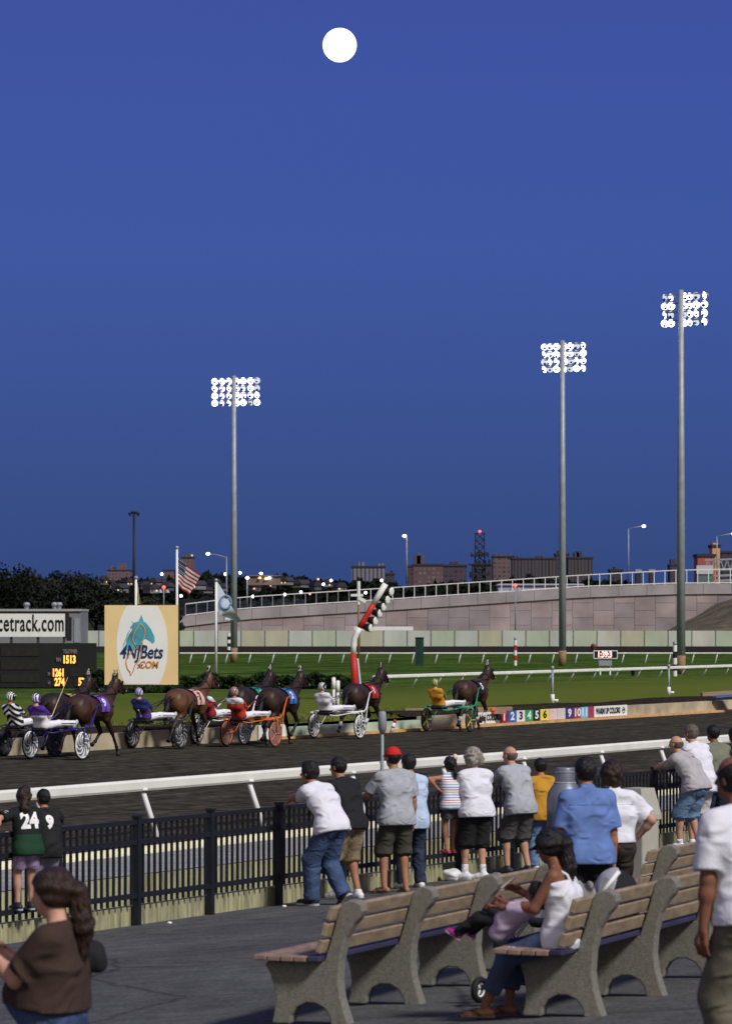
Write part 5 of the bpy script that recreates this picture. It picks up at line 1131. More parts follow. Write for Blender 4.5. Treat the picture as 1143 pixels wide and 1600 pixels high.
# --- children on the fence rail at the left
lc = VX(38, VF - .1, 0); lc.z = .355; ph = R(30)
c_jer = banded('green and black jersey', [(0, (.01, .045, .02)), (.62, (.008, .012, .012))], 'Z', 1., .18)
p, I = person('girl in a green and black jersey numbered 24 standing on the fence', lc, ph, 1.29, .95, 14, 4, (0, -.1), feet=[(-.07, .0, 0, 10), (.09, .02, 0, -8)], hands=[fence_hand(lc, ph, -6, 1.17), fence_hand(lc, ph, 22, 1.17)], poles=[(-1, -.3, -.3), (.6, -.6, -.5)], head=(-20, 2), skin='light', top=c_jer, sleeve=.85, hem=.15,
         legs=M('purple and white print', (.32, .22, .38), .9, .75, 14), leglen=.75, hair='ponytail', hairm='brown', shoe='sneak', shoem=m_sneakb, h=.012, headk=1.12, seed=2)
m = MB(); X = Vector(I['X1']); c = Vector(I['Ch'] - I['S2'] * .0) ; decal(m, '24', I['shirt'].data, c - X * 0.005, X, Vector(I['S2']), .23, .012, bold=.012, sx=.85); m.build('number', cloth('white lettering', (.8, .8, .8)), I['shirt'])
for sx in (-1, 1):
    for q in (.45, .62):
        m = MB(); e = I['SH'][(sx + 1) // 2]; e2 = I['elb'][(sx + 1) // 2]; c = lerp(e, e2, q); m.torus(Vector(c), Vector(e2 - e), .052, .007, 18, 6); m.build('sleeve_stripe', c_wht, I['shirt'], True)
lc = VX(69, VF - .12, 0); lc.z = .355; ph = R(24)
p, I = person('boy in a black jersey numbered 9 standing on the fence rail beside the girl', lc, ph, 1.25, .98, 12, 4, (0, -.1), feet=[(-.07, .0, 0, 10), (.08, .02, 0, -8)], hands=[fence_hand(lc, ph, 52, 1.17), fence_hand(lc, ph, 96, 1.17)], poles=[(-1, -.3, -.3), (.8, -.5, -.6)], head=(10, 2), skin='tan', top=c_blk, sleeve=.85, hem=.19,
         legs=cloth('light grey jersey', (.22, .23, .28)), leglen='knee', loose=1.1, hair='buzz', hairm='black', shoe='sneak', shoem=m_sneakb, h=.012, headk=1.12, seed=3)
m = MB(); X = Vector(I['X1']); decal(m, '9', I['shirt'].data, Vector(I['Ch'] + I['S2'] * .0) + X * .01, X, Vector(I['S2']), .19, .012, bold=.012, sx=.85); m.build('number', bpy.data.materials['white lettering'], I['shirt'])
# --- man in white T shirt leaning on the fence, man in black behind him
lc = stand(505, .78); ph = R(46)
p, I = person('man in a white T-shirt and blue jeans leaning on the fence', lc, ph, 1.82, 1.0, 33, 10, (.02, -.12), .03, feet=[(-.09, .10, 0, 10), (.13, -.2, .05, 0, 42)], hands=[fence_hand(lc, ph, 442, 1.21, -.03), fence_hand(lc, ph, 458, 1.22, -.05)], poles=[(-1, -.2, -.5), (1, -.3, -.35)], head=(12, 0), skin='tan', top=c_wht, sleeve=.85, hem=.08, legs=m_denim, loose=1.22, hair='spiky', hairm='black', shoem=m_sneakb, h=.013, seed=4, fold=.009)
lc = stand(541, .42); ph = R(42)
p, I = person('man in a black T-shirt and camouflage shorts half hidden behind the leaning man', lc, ph, 1.76, 1.0, 18, 6, (0, -.08), .01, feet=[(-.1, .05, 0, 4), (.1, -.1, 0, -8)], hands=[fence_hand(lc, ph, 492), fence_hand(lc, ph, 515)], poles=[(-1, -.2, -.5), (1, -.3, -.4)], head=(14, -3), skin='tan', top=c_blk, sleeve=.8, hem=.09, legs=c_camo, leglen='knee', loose=1.05, hair='buzz', hairm='black', shoem=m_sneak, seed=5)
# --- red cap man and the person in front of him
lc = stand(617, .52); ph = R(18)
p, I = person('man in a red cap and grey T-shirt at the fence', lc, ph, 1.80, 1.06, 8, 4, (0, -.06), 0, feet=[(-.14, .0, 0, 38), (.13, -.02, 0, 2)], hands=[fence_hand(lc, ph, 566, 1.2), None], poles=[(-.5, -.3, -1), None], head=(16, 0), wide=1.05, skin='tan', top=c_grey, sleeve=.88, hem=.12, legs=c_olive, leglen='knee', loose=1.12, hair='cropped', hairm='dark', hat=('cap', cloth('red cotton', (.55, .02, .02))), shoe='flip', h=.013, seed=6, fold=.008)
m = MB(); w = I['wri'][0] - I['hd'][0] * .05; m.torus(Vector(w), Vector(I['hd'][0]), .034, .008, 14, 6); m.ball(Vector(w) + Vector((0, 0, .034)), .016, 8, 5); m.build('wristwatch', m_steel, p, True)
lc = stand(643, .28); ph = R(24)
person('person in a pale blue top mostly hidden behind the red capped man', lc, ph, 1.70, .9, 10, 4, (0, -.05), 0, hands=[fence_hand(lc, ph, 622), fence_hand(lc, ph, 640)], poles=[(-1, -.2, -.8), (1, -.3, -.8)], head=(14, 0), skin='tan', top=c_sky, sleeve=.8, hem=.16, legs=m_denim2, hair='short', hairm='dark', seed=7)
# --- girl on the rail, grey haired woman/man in white
lc = VX(703, VF - .1, 0); lc.z = .37; ph = R(18)
c_str = banded('striped tank cloth', [(0, (.75, .75, .78)), (.14, (.45, .36, .12)), (.22, (.76, .76, .8)), (.36, (.62, .10, .25)), (.46, (.76, .76, .8)), (.6, (.12, .25, .5)), (.7, (.76, .76, .8)), (.85, (.3, .45, .65))], 'Z', 7.5, .1, const='repeat')
p, I = person('girl in a striped tank top standing on the fence rail in pink sandals', lc, ph, 1.23, .92, 6, 2, (0, -.07), 0, feet=[(-.05, .0, 0, 30), (.05, .03, 0, 20)], hands=[fence_hand(lc, ph, 684, 1.2), tolocal(lc, ph, VX(712, VF, 1.52))], poles=[(-1, -.3, -.3), (.8, -.3, -.6)], head=(12, 0), skin='tan', top=c_str, sleeve=0, hem=.12, legs=c_char, leglen=.6, hair='braid', hairm='black', shoe='flip', shoem=M('pink rubber', (.5, .05, .10), .6, .1), h=.011, headk=1.12, seed=8)
w = Vector(lc) + Matrix.Rotation(ph, 3, 'Z') @ Vector(I['wri'][1] + I['hd'][1] * .1)
t = thing('ice_cream', 'ice cream cone held up by the girl in the striped top', 'ice cream', w); m = MB(); m.lathe([(0, -.07), (.012, -.06), (.03, .03), (.0, .03)], 12); m.build('cone', M('wafer', (.3, .16, .07), .8, .2, 30), t, True); m = MB(); m.ball((0, 0, .05), (.034, .034, .04)); m.build('scoop', M('vanilla', (.7, .62, .52), .6, .05), t, True)
lc = stand(742, .4); ph = R(22)
p, I = person('grey haired stout person in a white T-shirt and long black shorts at the fence', lc, ph, 1.70, 1.17, 8, 4, (0, -.05), 0, feet=[(-.1, .1, .0, 44), (.1, -.03, 0, 44)], hands=[fence_hand(lc, ph, 712, 1.21), fence_hand(lc, ph, 752, 1.21)], poles=[(-1, -.3, -.8), (1, -.4, -.7)], head=(14, -2), wide=1.03, skin='light', top=c_wht, sleeve=.9, hem=.09, legs=c_blk, leglen='knee', loose=1.3, hair='bushy', hairm='grey', sock=(c_wht, .28), h=.013, seed=9, fold=.009)
# --- shaven man, boy in yellow
lc = stand(806, .5); ph = R(34)
p, I = person('shaven headed man in a pale grey T-shirt and grey cargo shorts leaning on the fence', lc, ph, 1.76, 1.08, 20, 6, (0, -.1), .02, feet=[(-.1, .06, 0, 36), (.14, -.08, 0, 30)], hands=[fence_hand(lc, ph, 768, 1.2), fence_hand(lc, ph, 783, 1.2)], poles=[(-1, -.2, -.4), (1, -.4, -.4)], head=(14, 0), wide=1.05, skin='light', top=c_grey, sleeve=.9, hem=.12, legs=c_char, leglen='knee', loose=1.2, hair='bald', hairm='stubble', shoem=m_sneakb, seed=10, fold=.008)
for i, sx in ((0, -1), (1, 1)):
    m = MB(); c = Vector(lerp(I['P'], I['knee'][i], .62)) + Vector((sx * .1, 0, 0)); m.box(c, (.03, .13, .15)); m.build('cargo_pocket', c_char, p)
lc = stand(846, .4); ph = R(20)
person('boy in a mustard yellow T-shirt and pale jeans at the fence', lc, ph, 1.50, .98, 8, 3, (0, -.05), 0, feet=[(-.1, .03, 0, 30), (.11, -.02, 0, 10)], hands=[fence_hand(lc, ph, 826, 1.2), fence_hand(lc, ph, 848, 1.2)], poles=[(-1, -.3, -.6), (1, -.4, -.6)], head=(10, 0), skin='tan', top=c_must, sleeve=.9, hem=.15, legs=m_denim3, loose=1.2, hair='short', hairm='black', headk=1.06, seed=11)
# --- group at the right end of the fence
lc = stand(1076, .62); ph = R(52)
p, I = person('bald man in a grey T-shirt and denim shorts leaning on the fence at the right', lc, ph, 1.80, 1.16, 33, 8, (0, -.12), .03, feet=[(-.1, .1, 0, 30), (.12, -.1, 0, 26)], hands=[fence_hand(lc, ph, 1022, 1.2), fence_hand(lc, ph, 1034, 1.2)], poles=[(-1, -.2, -.5), (1, -.4, -.4)], head=(2, 0), wide=1.05, skin='light', top=c_grey2, sleeve=.9, hem=.07, legs=m_denim3, leglen='knee', loose=1.15, hair='bald', hairm='stubble', sock=(c_wht, .16), seed=12, fold=.008)
sh = I['shirt']; X = Vector(I['X1']); m = MB(); decal(m, '~ o ~', sh.data, Vector(I['N'] - I['S2'] * .14 * 1 + I['X1'] * .07), X, Vector(I['S2']), .09, .006); m.build('back_print', cloth('faded red print', (.45, .10, .12)), sh)
lc = stand(1090, .5); ph = R(40)
person('tall grey haired man in a white T-shirt and white shorts behind the bald man', lc, ph, 1.86, 1.02, 20, 6, (0, -.1), 0, hands=[fence_hand(lc, ph, 1060), fence_hand(lc, ph, 1072)], poles=[(-1, -.2, -.5), (1, -.4, -.4)], head=(6, 0), skin='light', top=c_wht, sleeve=.85, hem=.17, legs=cloth('white shorts cloth', (.6, .58, .56)), leglen='knee', loose=1.1, hair='short', hairm='greybrown', seed=13, fold=.008)
lc = stand(1119, .35); ph = R(30)
person('dark haired man in a sage green shirt at the right end of the fence', lc, ph, 1.80, 1.0, 10, 4, (0, -.05), 0, hands=[fence_hand(lc, ph, 1098), fence_hand(lc, ph, 1110)], poles=[(-1, -.2, -.5), (1, -.4, -.4)], head=(10, 0), skin='brown', top=c_sage, sleeve=.85, legs=m_denim2, hair='short', hairm='black', seed=14)
lc = stand(1152, .4)
person('dark haired person cut off by the right edge beside the man in sage green', lc, R(20), 1.74, 1.0, 8, 4, hands=[None, None], head=(10, 0), skin='brown', top=c_blk, sleeve=.85, legs=m_denim2, hair='short', hairm='black', seed=15)
# --- couple standing between the benches
lc = on_apron(1.87, 31.0)
person('broad man in a blue short sleeved shirt standing behind the seated woman', lc, R(6), 1.74, 1.08, 3, 3, hands=[None, None], head=(8, -2), wide=.98, collar=True, skin='tan', top=c_blue, sleeve=.95, hem=.09, legs=c_blk, hair='short', hairm='dark', h=.012, seed=16, fold=.011)
lc = on_apron(2.23, 33.0)
person('brown haired woman in a white blouse beside the blue shirted man', lc, R(14), 1.66, 1.05, 3, 3, hands=[None, (.24, .1, .95)], poles=[None, (1, -.6, -.3)], head=(10, -4), collar=True, skin='light', top=c_wht, sleeve=.85, hem=-.05, tuck=True, legs=c_dbr, hair='bob', hairm='brown', h=.012, seed=17, fold=.009)
# --- big man at the right edge
lc = on_apron(2.10, 20.0)
p, I = person('balding man in a white T-shirt and khaki trousers in the right foreground', lc, R(30), 1.87, 1.06, 9, 7, hands=[(-.27, .08, .83), (.27, .1, .9)], head=(14, 0), wide=1.08, skin='brown', top=c_wht, sleeve=.92, hem=.06, tuck=True, legs=c_khk, loose=1.35, hair='balding', hairm='black', h=.011, seed=18, fold=.007)
# --- woman in brown at the lower left
lc = on_apron((82 - CX) / FPX * 17, 17.0); ph = R(70)
p, I = person('stout woman in a brown T-shirt with a long ponytail at the lower left', lc, ph, 1.55, 1.16, -9, 6, hands=[(-.10, .29, 1.17), (.10, .27, 1.13)], poles=[(-.2, -.7, -1), (.2, -.7, -1)], head=(10, -10), skin='light', top=c_brn, sleeve=.85, hem=-.085, legs=m_denim, hair='longpony', hairm='brown', h=.011, seed=19, fold=.008, belly=.06)
m = MB(); m.torus(Vector(I['hp'](0, -.13, .02)), Vector(I['Fh']), .026, .007, 14, 6); m.build('hair_band', cloth('yellow band', (.45, .36, .12)), p, True)
bp = PX(138, 1490, 17.05)
g = [sdf_cap((-.03, 0, .03), (.03, 0, .02), .04, k=.06), sdf_cap((-.05, 0, -.03), (.045, 0, -.05), .04, k=.08)]
t = thing('shoulder_bag', 'black shoulder bag hanging at the back of the woman in brown', 'bag', bp, R(20)); obj('bag_body', smesh('bag', solid(g, .01, (), .004, 30)), c_blk, t, True)
m = MB(); m.tube([(-.05, .0, .05), (-.075, .02, .2), (-.12, .05, .33)], .009, 6); m.build('bag_strap', c_blk, t, True)
wp = Vector(lc) + Matrix.Rotation(ph, 3, 'Z') @ Vector((0, .52, 1.09)); m = MB(); m.box((0, 0, 0), (.2, .28, .012), Matrix.Rotation(.3, 3, 'X')); tag(m.build('programme', M('printed paper', (.55, .55, .6), .8, .3, 14), None, False, wp), 'folded paper programme held by the woman in brown', 'paper')
bpy.data.objects[COL.objects[-1].name].rotation_euler = (0, 0, ph)

# ================================================================== benches
BA = R(20); BD, BN = Vector((math.sin(BA), math.cos(BA), 0)), Vector((-math.cos(BA), math.sin(BA), 0))   # along / facing
m_bc = M('exposed aggregate concrete', (.20, .19, .16), .95, .2, 40, .5, 140, det=6); m_slat = M('bench slat wood', (.285, .215, .14), .7, .25, 2.5, .25, 40, stretch=(6, 1, 6)); m_seat = M('weathered seat plank', (.25, .17, .13), .75, .25, 2.5, .25, 40, stretch=(6, 1, 6))
m_navy = M('dark navy plank', (.035, .035, .075), .7, .35, 3, .2, 30)  # rear seat slat, darker and bluer than the others
PROF = [(.02, 0), (-.015, .1), (-.045, .2), (-.06, .32), (-.05, .46), (-.01, .62), (.05, .72), (.095, .77), (.12, .815), (.11, .86), (.07, .89), (.02, .893), (-.03, .87), (-.06, .82), (-.09, .7), (-.13, .57), (-.17, .455), (-.60, .44), (-.622, .42), (-.585, .36), (-.555, .27), (-.54, .17), (-.555, .06), (-.57, 0), (-.43, 0), (-.42, .06), (-.38, .12), (-.31, .155), (-.24, .155), (-.17, .12), (-.13, .06), (-.12, 0)]
def bench(label, o0, legs, s0, s1):
    t = thing('park_bench', label, 'bench', o0, group='concrete and timber benches'); zs = lambda s: apron_z(-(o0.x + BD.x * s) * C_ + (o0.y + BD.y * s) * S_) - o0.z
    for s in legs:
        m = MB(); m.prism(PROF, BD * s + Vector((0, 0, zs(s) - .01)), -BN, Z3, BD * .13); o = m.build('leg', m_bc, t)
        b_ = o.modifiers.new('bevel', 'BEVEL'); b_.width = .012; b_.segments = 2; b_.limit_method = 'ANGLE'; b_.angle_limit = R(50)
    def plank(q, z, w, th, tilt, mat, nm):
        A, B = BD * s0 + Vector((0, 0, zs(s0))) - BN * q + Vector((0, 0, z)), BD * s1 + Vector((0, 0, zs(s1))) - BN * q + Vector((0, 0, z)); up = (Z3 * math.cos(tilt) + BN * math.sin(tilt))
        m = MB(); m.bar(A, B, w, th, up=up); o = m.build(nm, mat, t); b_ = o.modifiers.new('bevel', 'BEVEL'); b_.width = .008; b_.segments = 2
    for i in range(5): plank(-.618 + i * .101, .462 + (.004 if i in (0, 4) else 0), .093, .04, 0, (m_navy if i == 4 else m_seat), 'seat_slat')
    for q, z in ((-.165, .555), (-.128, .675), (-.088, .79)): plank(q, z, .042, .098, -.30, m_slat, 'back_slat')
    return t
b1 = AP(546, 1600); bench('long concrete and timber bench in the foreground, empty, left of the seated woman', b1, (0, 1.56, 3.12, 4.66), -.17, 4.85)
b2 = AP(941, 1588); bench('concrete and timber bench the seated woman is using', b2, (0, 1.6, 3.2), -.42, 3.6)
p3 = on_apron(2.70, 33.0); bench('bench behind at the right with only its end support and slats in view', p3, (0, 1.6, 3.2), -.3, 3.5)

# --- seated woman with child
sp = b2 - BD * .04 + BN * .345; lc = Vector((sp.x, sp.y, apron_z(-sp.x * C_ + sp.y * S_))); ph = R(90) - BA + R(2)
ph = math.atan2(-BN.x, BN.y)
p, I = person('seated woman in a white camisole, rolled jeans and a dark cap', lc, ph, 1.60, .95, -2, 14, (0, -.06), 0, .575, feet=[(-.10, .47, 0, 8), (.10, .36, 0, -4)], hands=[(-.1, .32, .80), (.12, .26, .86)], poles=[(-.4, -.6, -1), (.25, -.6, -1)], head=(-6, -14), wide=.9, skin='brown', top=c_wht, sleeve=0, strap=True, hem=.09, legs=M('seat denim', (.04, .06, .12), .85, .3, 6, .4, 40), leglen='capri', hair='longpony', hairm='black', hat=('cap', cloth('navy cap cloth', (.012, .014, .028))), shoe='flip', h=.012, seed=20, kneepole=(.15, 1, .8), fold=.007)
wl_ = lambda v: Vector(lc) + Matrix.Rotation(ph, 3, 'Z') @ Vector(v)
cl = wl_((-.02, .33, .555)); cp_, J = person('small child in lilac clothes and pink shoes lying in the seated woman\'s lap', cl, ph + R(-12), .82, .95, -70, 4, (0, 0), 0, .11, feet=[(-.07, .36, -.02, 6, -30), (.07, .33, -.02, -6, -30)], hands=[(-.1, .08, .22), (.1, .10, .22)], head=(0, 20), skin='brown', top=cloth('lilac cotton', (.50, .40, .55)), sleeve=.9, hem=.3, legs=c_blk, hair='short', hairm='black', shoem=M('magenta shoes', (.45, .02, .22), .6, .1), h=.010, headk=1.35, kneepole=(.1, .3, 1), seed=21)
m = MB(); m.box((0, 0, 0), (.05, .012, .12), Matrix.Rotation(.9, 3, 'X')); o = m.build('phone', m_whp, None, False, wl_((.10, .36, .93))); o.rotation_euler = (0, 0, ph); tag(o, 'small white phone in the seated woman\'s hand', 'phone')
# stroller
so = AP(812, 1574); st = thing('stroller', 'dark folding stroller parked in front of the seated woman\'s bench', 'stroller', so + BD * .42, -BA + R(-18)); m_rub = M('black rubber', (.012, .012, .013), .7, .1); m_fab = M('black stroller fabric', (.014, .016, .024), .9, .2, 9, .3, 30)
for x, y, rr in ((-.26, -.36, .10), (-.26, .36, .15), (.26, -.36, .10), (.26, .36, .15)):
    m = MB(); m.torus((x, y, rr), (1, 0, 0), rr - .025, .025, 24, 8); o = m.build('wheel', m_rub, st, True)
    m = MB(); m.torus((x, y, rr), (1, 0, 0), rr - .05, .008, 20, 6)
    for q in range(3): a = q * 2.09; m.tube([(x, y, rr), (x, y + (rr - .05) * math.cos(a), rr + (rr - .05) * math.sin(a))], .008, 6)
    m.build('hub', m_whp, o, True)
m = MB()
for x in (-.25, .25): m.tube([(x, -.36, .10), (x, .0, .40), (x, .30, .62), (x, .38, .66)], .013, 8); m.tube([(x, .36, .15), (x, .05, .48)], .013, 8)
m.tube([(-.25, .38, .66), (.25, .38, .66)], .016, 8); m.tube([(-.25, .0, .45), (.25, .0, .45)], .012, 8); m.tube([(-.25, -.3, .16), (.25, -.3, .16)], .012, 8); m.tube([(-.25, .36, .15), (.25, .36, .15)], .012, 8); m.build('frame', m_blk, st, True)
obj('seat_fabric', smesh('s', solid([sdf_cap((-.2, -.2, .42), (.2, -.2, .42), .05), sdf_cap((-.2, .1, .40), (.2, .1, .40), .06, k=.08), sdf_cap((-.2, .24, .56), (.2, .24, .56), .04, k=.1)], .016)), m_fab, st, True)
obj('basket', smesh('s', solid([sdf_cap((-.2, .0, .2), (.2, .0, .2), .07), sdf_cap((-.2, .2, .2), (.2, .2, .2), .08, k=.06)], .016, (), .008, 25)), m_fab, st, True)
# bags and things on the bench end
def rest(name, label, cat, loc, prims, mat, h=.012, fold=.006, rz=0): o = obj(name, smesh(name, solid(prims, h, (), fold, 28)), mat, None, True); o.location = loc; o.rotation_euler = (0, 0, rz); return tag(o, label, cat)
q = b2 + BD * 1.5 + BN * .33; q.z = apron_z(-q.x * C_ + q.y * S_) + .5
t = thing('backpack', 'rounded black backpack with pale grey flap standing on the bench past the seated woman', 'backpack', q, 0)
obj('bag_body', smesh('bp', solid([ell((0, 0, .2), (.17, .2, .24), k=.03), sdf_cap((-.08, -.12, .06), (.08, .12, .06), .1)], .013, (), .006, 25)), c_blk, t, True)
obj('flap', smesh('bp', solid([ell((-.01, 0, .22), (.178, .207, .245), k=.02)], .012, [((-.125, 0, 0), (1, 0, -.3))])), cloth('pale grey nylon', (.34, .34, .38)), t, True)
m = MB(); m.tube([(.1, .17, .3), (.13, .26, .14), (.14, .36, .06)], .022, 7); m.build('blue_strap', cloth('blue webbing', (.02, .08, .42)), t, True); m = MB(); m.tube([(.0, .19, .38), (.06, .215, .25), (.1, .2, .14)], .013, 6); m.build('teal_trim', cloth('teal webbing', (.04, .3, .36)), t, True)
q2 = b2 + BD * .95 + BN * .42; q2.z = apron_z(-q2.x * C_ + q2.y * S_) + .49
rest('soft_toy', 'grey stuffed toy propped against the backpack on the bench', 'soft toy', q2, [ell((0, 0, .12), (.1, .1, .13), k=.02), ell((0, 0, .3), (.085, .08, .08), k=.02), sdf_cap((-.08, -.02, .15), (-.15, -.08, .06), .04, .035), sdf_cap((.08, -.02, .15), (.15, -.06, .1), .04, .035), ell((-.07, 0, .37), (.035, .02, .04)), ell((.07, 0, .37), (.035, .02, .04)), sdf_cap((-.04, -.08, .03), (-.07, -.2, .02), .045), sdf_cap((.04, -.08, .03), (.08, -.2, .02), .045)], cloth('grey plush', (.26, .25, .24), .25), rz=R(120))
q3 = b2 + BD * .30 + BN * .10; q3.z = apron_z(-q3.x * C_ + q3.y * S_) + .84; m = MB(); m.tube([(0, 0, 0), (.13, .06, .15)], .016, 10); tag(m.build('paper_roll', m_whp, None, True, q3), 'white rolled paper sticking up over the bench back', 'paper roll')
q4 = b2 - BD * .30 + BN * .42; q4.z = apron_z(-q4.x * C_ + q4.y * S_) + .487
m = grid_mesh('p', lambda a, c: BN * (a * .42 - .24) + BD * (c * .32) + Vector((0, 0, .012 + .01 * math.sin(5 * a + 2) + .008 * math.sin(9 * c + a))), 12, 8); n0 = len(m.v); m.add([Vector(v) - Vector((0, 0, .008)) for v in list(m.v)], [tuple(reversed(f)) for f in list(m.f)])
tag(m.build('newspaper', M('blue white newsprint', (.42, .45, .62), .85, .4, 9), None, False, q4), 'crumpled blue and white newspaper on the bench seat end', 'newspaper')

# --- bins
q = VX(882, 19.6); q.z = apron_z(19.6); s = .86; t = thing('steel_bin', 'grey steel dome topped bin by the fence behind the blue shirted man', 'bin', q); m_bin = M('brushed grey steel', (.20, .22, .26), .42, .1, 4, metal=.5)
top_ = 3.4 - (1199 - YH) / (FPX / q.y) - q.z
m = MB(); m.lathe([(0, 0), (.23, 0), (.24, .03), (.24, top_ - .42), (.225, top_ - .33), (.17, top_ - .24), (.14, top_ - .2)], 28); m.build('drum', m_bin, t, True)
m = MB(); m.lathe([(.132, top_ - .22), (.132, top_ - .02), (.125, top_), (0, top_)], 28); m.build('neck', m_bin, t, True); m = MB(); m.torus((0, 0, top_ - .2), (0, 0, 1), .137, .012, 28, 8); m.torus((0, 0, top_ - .06), (0, 0, 1), .134, .007, 28, 6); m.build('collar', m_steel, t, True)
q = on_apron(PX(997, 1300, 45).x, 45.); t = thing('concrete_bin', 'tall beige square litter bin with sloped hood behind the woman in the white blouse', 'bin', q, R(-38)); m_bb = M('beige fibreglass', (.40, .385, .32), .7, .1, 3)
zt = 3.4 - (1231 - YH) / (FPX / 45) - q.z; H0 = zt * .66
m = MB(); m.box((0, 0, H0 / 2), (.36, .36, H0)); o = m.build('bin_body', m_bb, t); b_ = o.modifiers.new('bevel', 'BEVEL'); b_.width = .02; b_.segments = 2
m = MB(); a = .2
vs = [(-a, -a, H0), (a, -a, H0), (a, a, H0), (-a, a, H0), (-a, -a, H0 + .06), (a, -a, H0 + .06), (a, a, H0 + .06), (-a, a, H0 + .06), (-.13, -.15, zt), (.13, -.15, zt), (.13, .15, zt), (-.13, .15, zt)]
m.add(vs, [(3, 2, 1, 0), (0, 1, 5, 4), (1, 2, 6, 5), (2, 3, 7, 6), (3, 0, 4, 7), (4, 5, 9, 8), (5, 6, 10, 9), (6, 7, 11, 10), (7, 4, 8, 11), (8, 9, 10, 11)]); m.build('hood', m_bb, t)
m = MB(); m.box((-.215, 0, H0 + .2), (.05, .22, .2), Matrix.Rotation(.25, 3, 'Y')); m.build('flap', m_grey, t)
q = VX(705, VF - .12, 0.006); rest('plastic_bag', 'crumpled white plastic bag lying at the foot of the fence', 'plastic bag', q + Vector((0, 0, .05)), [ell((0, 0, .02), (.1, .08, .07)), ell((.05, .02, .04), (.06, .06, .06))], M('white plastic', (.7, .7, .72), .4, .05), .01, .02)
for x, y, lab in ((265, 1444, 'tiny white cup lid on the asphalt near the fence foot'), (444, 1418, 'small white paper scrap on the asphalt by a fence post')):
    m = MB(); m.ball((0, 0, .015), (.03, .022, .016), 8, 5); tag(m.build('litter', m_whp, None, True, AP(x, y)), lab, 'litter')

# ================================================================== harness racing rigs
HA = -TH                                             # the rigs run along the track
m_horse = {}
def coat(name, c, leg=(.012, .010, .009)):
    m = M('coat ' + name, c, .5, .4, 3.5, .25, 14, spec=.35); src = base_of(m); tc = nd(m, 'ShaderNodeTexCoord'); sp = nd(m, 'ShaderNodeSeparateXYZ'); lk(m, tc.outputs['Object'], sp.inputs[0])
    rp = nd(m, 'ShaderNodeMapRange', _1=.45, _2=.95); lk(m, sp.outputs['Z'], rp.inputs[0]); x = nd(m, 'ShaderNodeMix'); x.data_type = 'RGBA'; x.inputs[6].default_value = leg + (1,)
    lk(m, rp.outputs[0], x.inputs[0]); lk(m, src, x.inputs[7]); lk(m, x.outputs[2], bsdf(m).inputs['Base Color']); return m
coats = {'bay': coat('bay', (.055, .024, .012)), 'dark': coat('dark bay', (.026, .014, .010)), 'light': coat('light bay', (.115, .050, .020)), 'brown': coat('brown', (.036, .017, .010))}
m_mane = M('black mane hair', (.007, .006, .006), .5, .3, 30, .5, 60); m_leather = M('black harness leather', (.008, .008, .009), .5, .2, 9); m_hoof = M('hoof', (.03, .025, .02), .6, .2, 9); m_boot = M('white leg boot', (.6, .6, .6), .7, .1)
